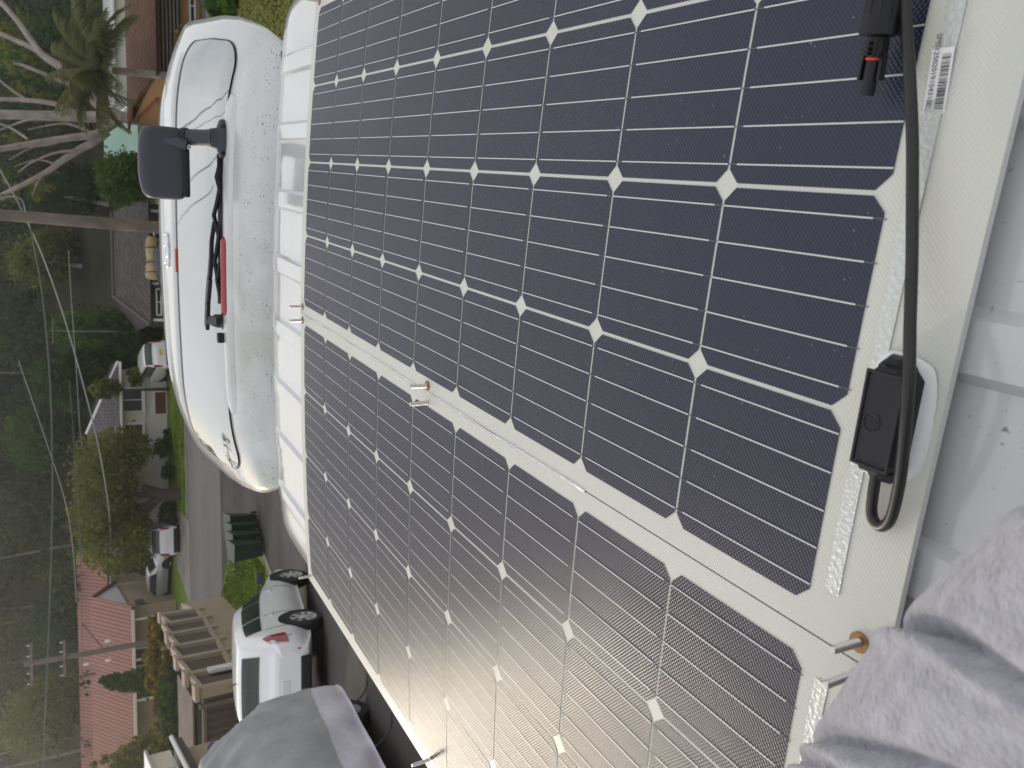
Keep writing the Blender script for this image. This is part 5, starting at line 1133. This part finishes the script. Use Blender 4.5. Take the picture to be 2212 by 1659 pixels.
# bare limbed gum tree
YG = 50
gt = thing('gum_tree', 'bare limbed grey gum tree with many forking branches', 'tree', gp(atD(340, 262, YG)[0], YG))
base_ = V3(gp(atD(340, 262, YG)[0], YG))
limbs = [([(345, 262), (300, 258), (262, 252), (211, 225), (174, 172), (124, 140), (87, 113), (37, 44), (-10, -8)], .40, .12), ([(262, 254), (180, 252), (100, 250), (0, 247), (-60, 246)], .34, .2), ([(174, 248), (135, 232), (112, 223), (50, 216), (-20, 214)], .17, .1),
         ([(258, 258), (211, 288), (150, 298), (99, 305), (0, 322), (-40, 328)], .24, .13), ([(232, 284), (200, 308), (174, 322), (130, 350), (99, 373), (37, 405), (-20, 432)], .25, .10), ([(87, 113), (45, 92), (0, 72), (-30, 60)], .16, .10), ([(183, 198), (120, 170), (50, 141), (30, 137)], .15, .05),
         ([(205, 290), (150, 268), (110, 270), (60, 280)], .08, .03), ([(165, 325), (120, 330), (70, 350), (40, 372)], .09, .03), ([(60, 300), (20, 275), (-20, 262)], .08, .04), ([(100, 372), (80, 395), (70, 425)], .05, .02), ([(60, 218), (20, 190), (-10, 165)], .09, .05), ([(99, 250), (50, 262), (-10, 285)], .08, .04), ([(150, 298), (110, 312), (70, 318), (20, 345)], .07, .03), ([(120, 355), (80, 345), (30, 360)], .06, .02)]
mb = MB()
for i, (pts, r0, r1) in enumerate(limbs):
    Q = [atD(vx, vy, YG+(.5*math.sin(i*1.7)*k*.5)) for k, (vx, vy) in enumerate(pts)]
    if i == 0: Q = [tuple(base_-Vector((0, 0, .4)))]+Q
    mb.tube(catmull(Q, 5), np.linspace(r0, r1, (len(Q)-1)*5+1), 10)
mb.build('trunk', M['bark'], gt, smooth=60)
rng = np.random.default_rng(5); gc = []
for vx, vy, s in ((20, 60, 1.2), (60, 190, 1.0), (30, 130, 1.1), (15, 400, 1.0), (90, 415, .9), (25, 300, .9)):
    c_ = atD(vx, vy, YG+1); gc.append((c_[0], YG+1, c_[2], s, s, s*.8))
me = leaf_mesh('crown', leaves(gc, 900, .14, rng, inner=.2)); me.materials.append(M['fo_olive']); link('crown', me, gt)
# palm
pc_ = V3(atD(232, 150, 40)); pb = gp(pc_.x+.3, 40)
pm = thing('palm_tree', 'shaggy palm with drooping fronds in front of the ochre house', 'palm', pb)
MB().tube([pb, (pc_.x+.15, 40, (pc_.z+pb[2])/2), tuple(pc_-Vector((0, 0, .2)))], [.22, .18, .16], 10).build('trunk', M['bark'], pm, smooth=60)
def frond_mesh(L_, droop, seed):
    rnd = random.Random(seed); mb = MB(); pts = []; n = 22
    for i in range(n+1):
        t = i/n; pts.append(Vector((L_*t*(1-.18*t*droop), 0, L_*(.42*t-.62*droop*t*t))))
    mb.tube(pts, list(np.linspace(.035, .008, n+1)), 4)
    for i in range(2, n):
        for s in (-1, 1):
            for jj in (0, .5):
                p0 = pts[i].lerp(pts[i+1] if i < n else pts[i], jj); ll = .85*math.sin(math.pi*(.12+.80*i/n))*(.8+.4*rnd.random()); d = Vector((.45, s*.75, -.45-.3*rnd.random())).normalized(); w = Vector((.032, 0, .015))
                mb.add([p0-w, p0+w, p0+d*ll*.6+w*.8+Vector((0, 0, -.02)), p0+d*ll+Vector((0, 0, -.12*ll)), p0+d*ll*.6-w*.8], [(0, 1, 2, 3, 4)])
    me = mb.mesh('frond'); me.materials.append(M['fo_palm']); return me
fms = [frond_mesh(3.5, d, i) for i, d in enumerate((.55, .8, 1.05, 1.35))]
for k in range(30):
    f_ = link('frond', fms[k % 4], pm, pc_-Vector(pb)); f_.rotation_euler = (R(random.uniform(-10, 10)), R(-14+random.uniform(-38, 18)), 2*math.pi*k/30*1.0+random.uniform(-.15, .15))
# hillside bush: one mass of scrub, with single trees in front of it
rng = np.random.default_rng(99); ells = []
def hz(x, y): return terr(y, x)[2]
for i in range(250):
    y = 64+70*rng.random()**.85; x = rng.uniform(-74, 62)*(.62+.38*(y-64)/70)
    h = rng.uniform(3.5, 9); r_ = rng.uniform(1.8, 3.8)
    if y < 72 and -12 < x < 9: h *= .7
    if 5 < x < 20 and y < 84: continue
    ells.append((x, y, hz(x, y)+h*.62, r_, r_, h*.45))
me = leaf_mesh('bush_scrub', leaves(ells, 170000, .22, rng, inner=.35)); me.materials.append(M['fo_bush'])
sc = link('bush_scrub', me); tag(sc, 'dense dark bush covering the hillside behind the houses', 'bush', kind='stuff')
mb = MB()
for i in range(26):
    x, y = rng.uniform(-55, 45), rng.uniform(66, 100); z = hz(x, y); h = rng.uniform(5, 9); lx = rng.uniform(-1.2, 1.2)
    mb.tube([(x, y, z-.3), (x+lx*.4, y, z+h*.5), (x+lx, y, z+h)], [.16, .11, .04], 5)
tag(mb.build('bush_stems', M['pole'], None, smooth=60), 'thin pale stems among the hillside scrub', 'bush', kind='stuff')
for lab, a, b, Y, m_ in (('tall olive gum standing out of the bush at the left', (5, 1480), (150, 1640), 78, 'fo_olive'), ('dark rounded tree rising behind the red roof', (70, 1270), (200, 1420), 74, 'fo_dark'), ('green tree high on the slope above the white house', (10, 880), (140, 1010), 82, 'fo_green'), ('olive tree on the slope above the dark tiled house', (20, 520), (150, 620), 80, 'fo_olive'), ('dark tree on the slope behind the power pole', (60, 385), (215, 480), 72, 'fo_dark'), ('green tree on the slope behind the palm', (10, 60), (160, 180), 76, 'fo_green')):
    el = [blob(a, b, Y, 2.8), blob((a[0]+40, a[1]-25), (b[0]+25, b[1]-50), Y+1, 2.4)]; bs = (el[0][0], Y, hz(el[0][0], Y)); tree('hillside_tree', lab, bs, el, 6000, .18, M[m_], [([bs, (bs[0]+.3, Y, el[0][2])], [.22, .08])], M['bark'], group='trees on the hillside')

# leafy twigs hanging over the driveway, seen mirrored in the tailgate glass
c0, c1 = V3(refl(493, 940, 16)), V3(refl(512, 1020, 16)); ob = thing('overhanging_branch', 'leafy twigs mirrored in the left corner of the tailgate window', 'branch', c1)
mb = MB(); rnd = random.Random(4); dv = c0-c1
mb.tube([c1-dv*.15, c1, c1.lerp(c0, .5)+Vector((0, 0, .05)), c0], [.05, .03, .02, .01], 6)
mb.build('twig', M['darkbark'], ob, smooth=60)
mb = MB()
for k in range(70):
    q_ = c1.lerp(c0, rnd.uniform(-.2, 1)); d_ = Vector((rnd.uniform(-1, 1), rnd.uniform(-1, 1), rnd.uniform(-1, .4))).normalized(); w_ = d_.orthogonal().normalized()*.07; ll = rnd.uniform(.4, .7)
    mb.add([q_, q_+d_*ll*.45+w_, q_+d_*ll, q_+d_*ll*.45-w_], [(0, 1, 2, 3)])
mb.build('leaves', M['fo_dark'], ob, fix=False)
# ================================================================== AIR
hzm = bpy.data.materials.new('thin_haze'); hzm.use_nodes = True; t = hzm.node_tree; t.nodes.clear()
ov = t.nodes.new('ShaderNodeOutputMaterial'); pv_ = t.nodes.new('ShaderNodeVolumePrincipled'); pv_.inputs['Color'].default_value = (.93, .95, .98, 1); pv_.inputs['Density'].default_value = .0009; pv_.inputs['Anisotropy'].default_value = .8
t.links.new(pv_.outputs[0], ov.inputs['Volume'])
hb = MB().box((0, 75, 18), (340, 300, 54)).build('haze', hzm, None); tag(hb, kind='stuff', label='thin haze over the valley', cat='haze')
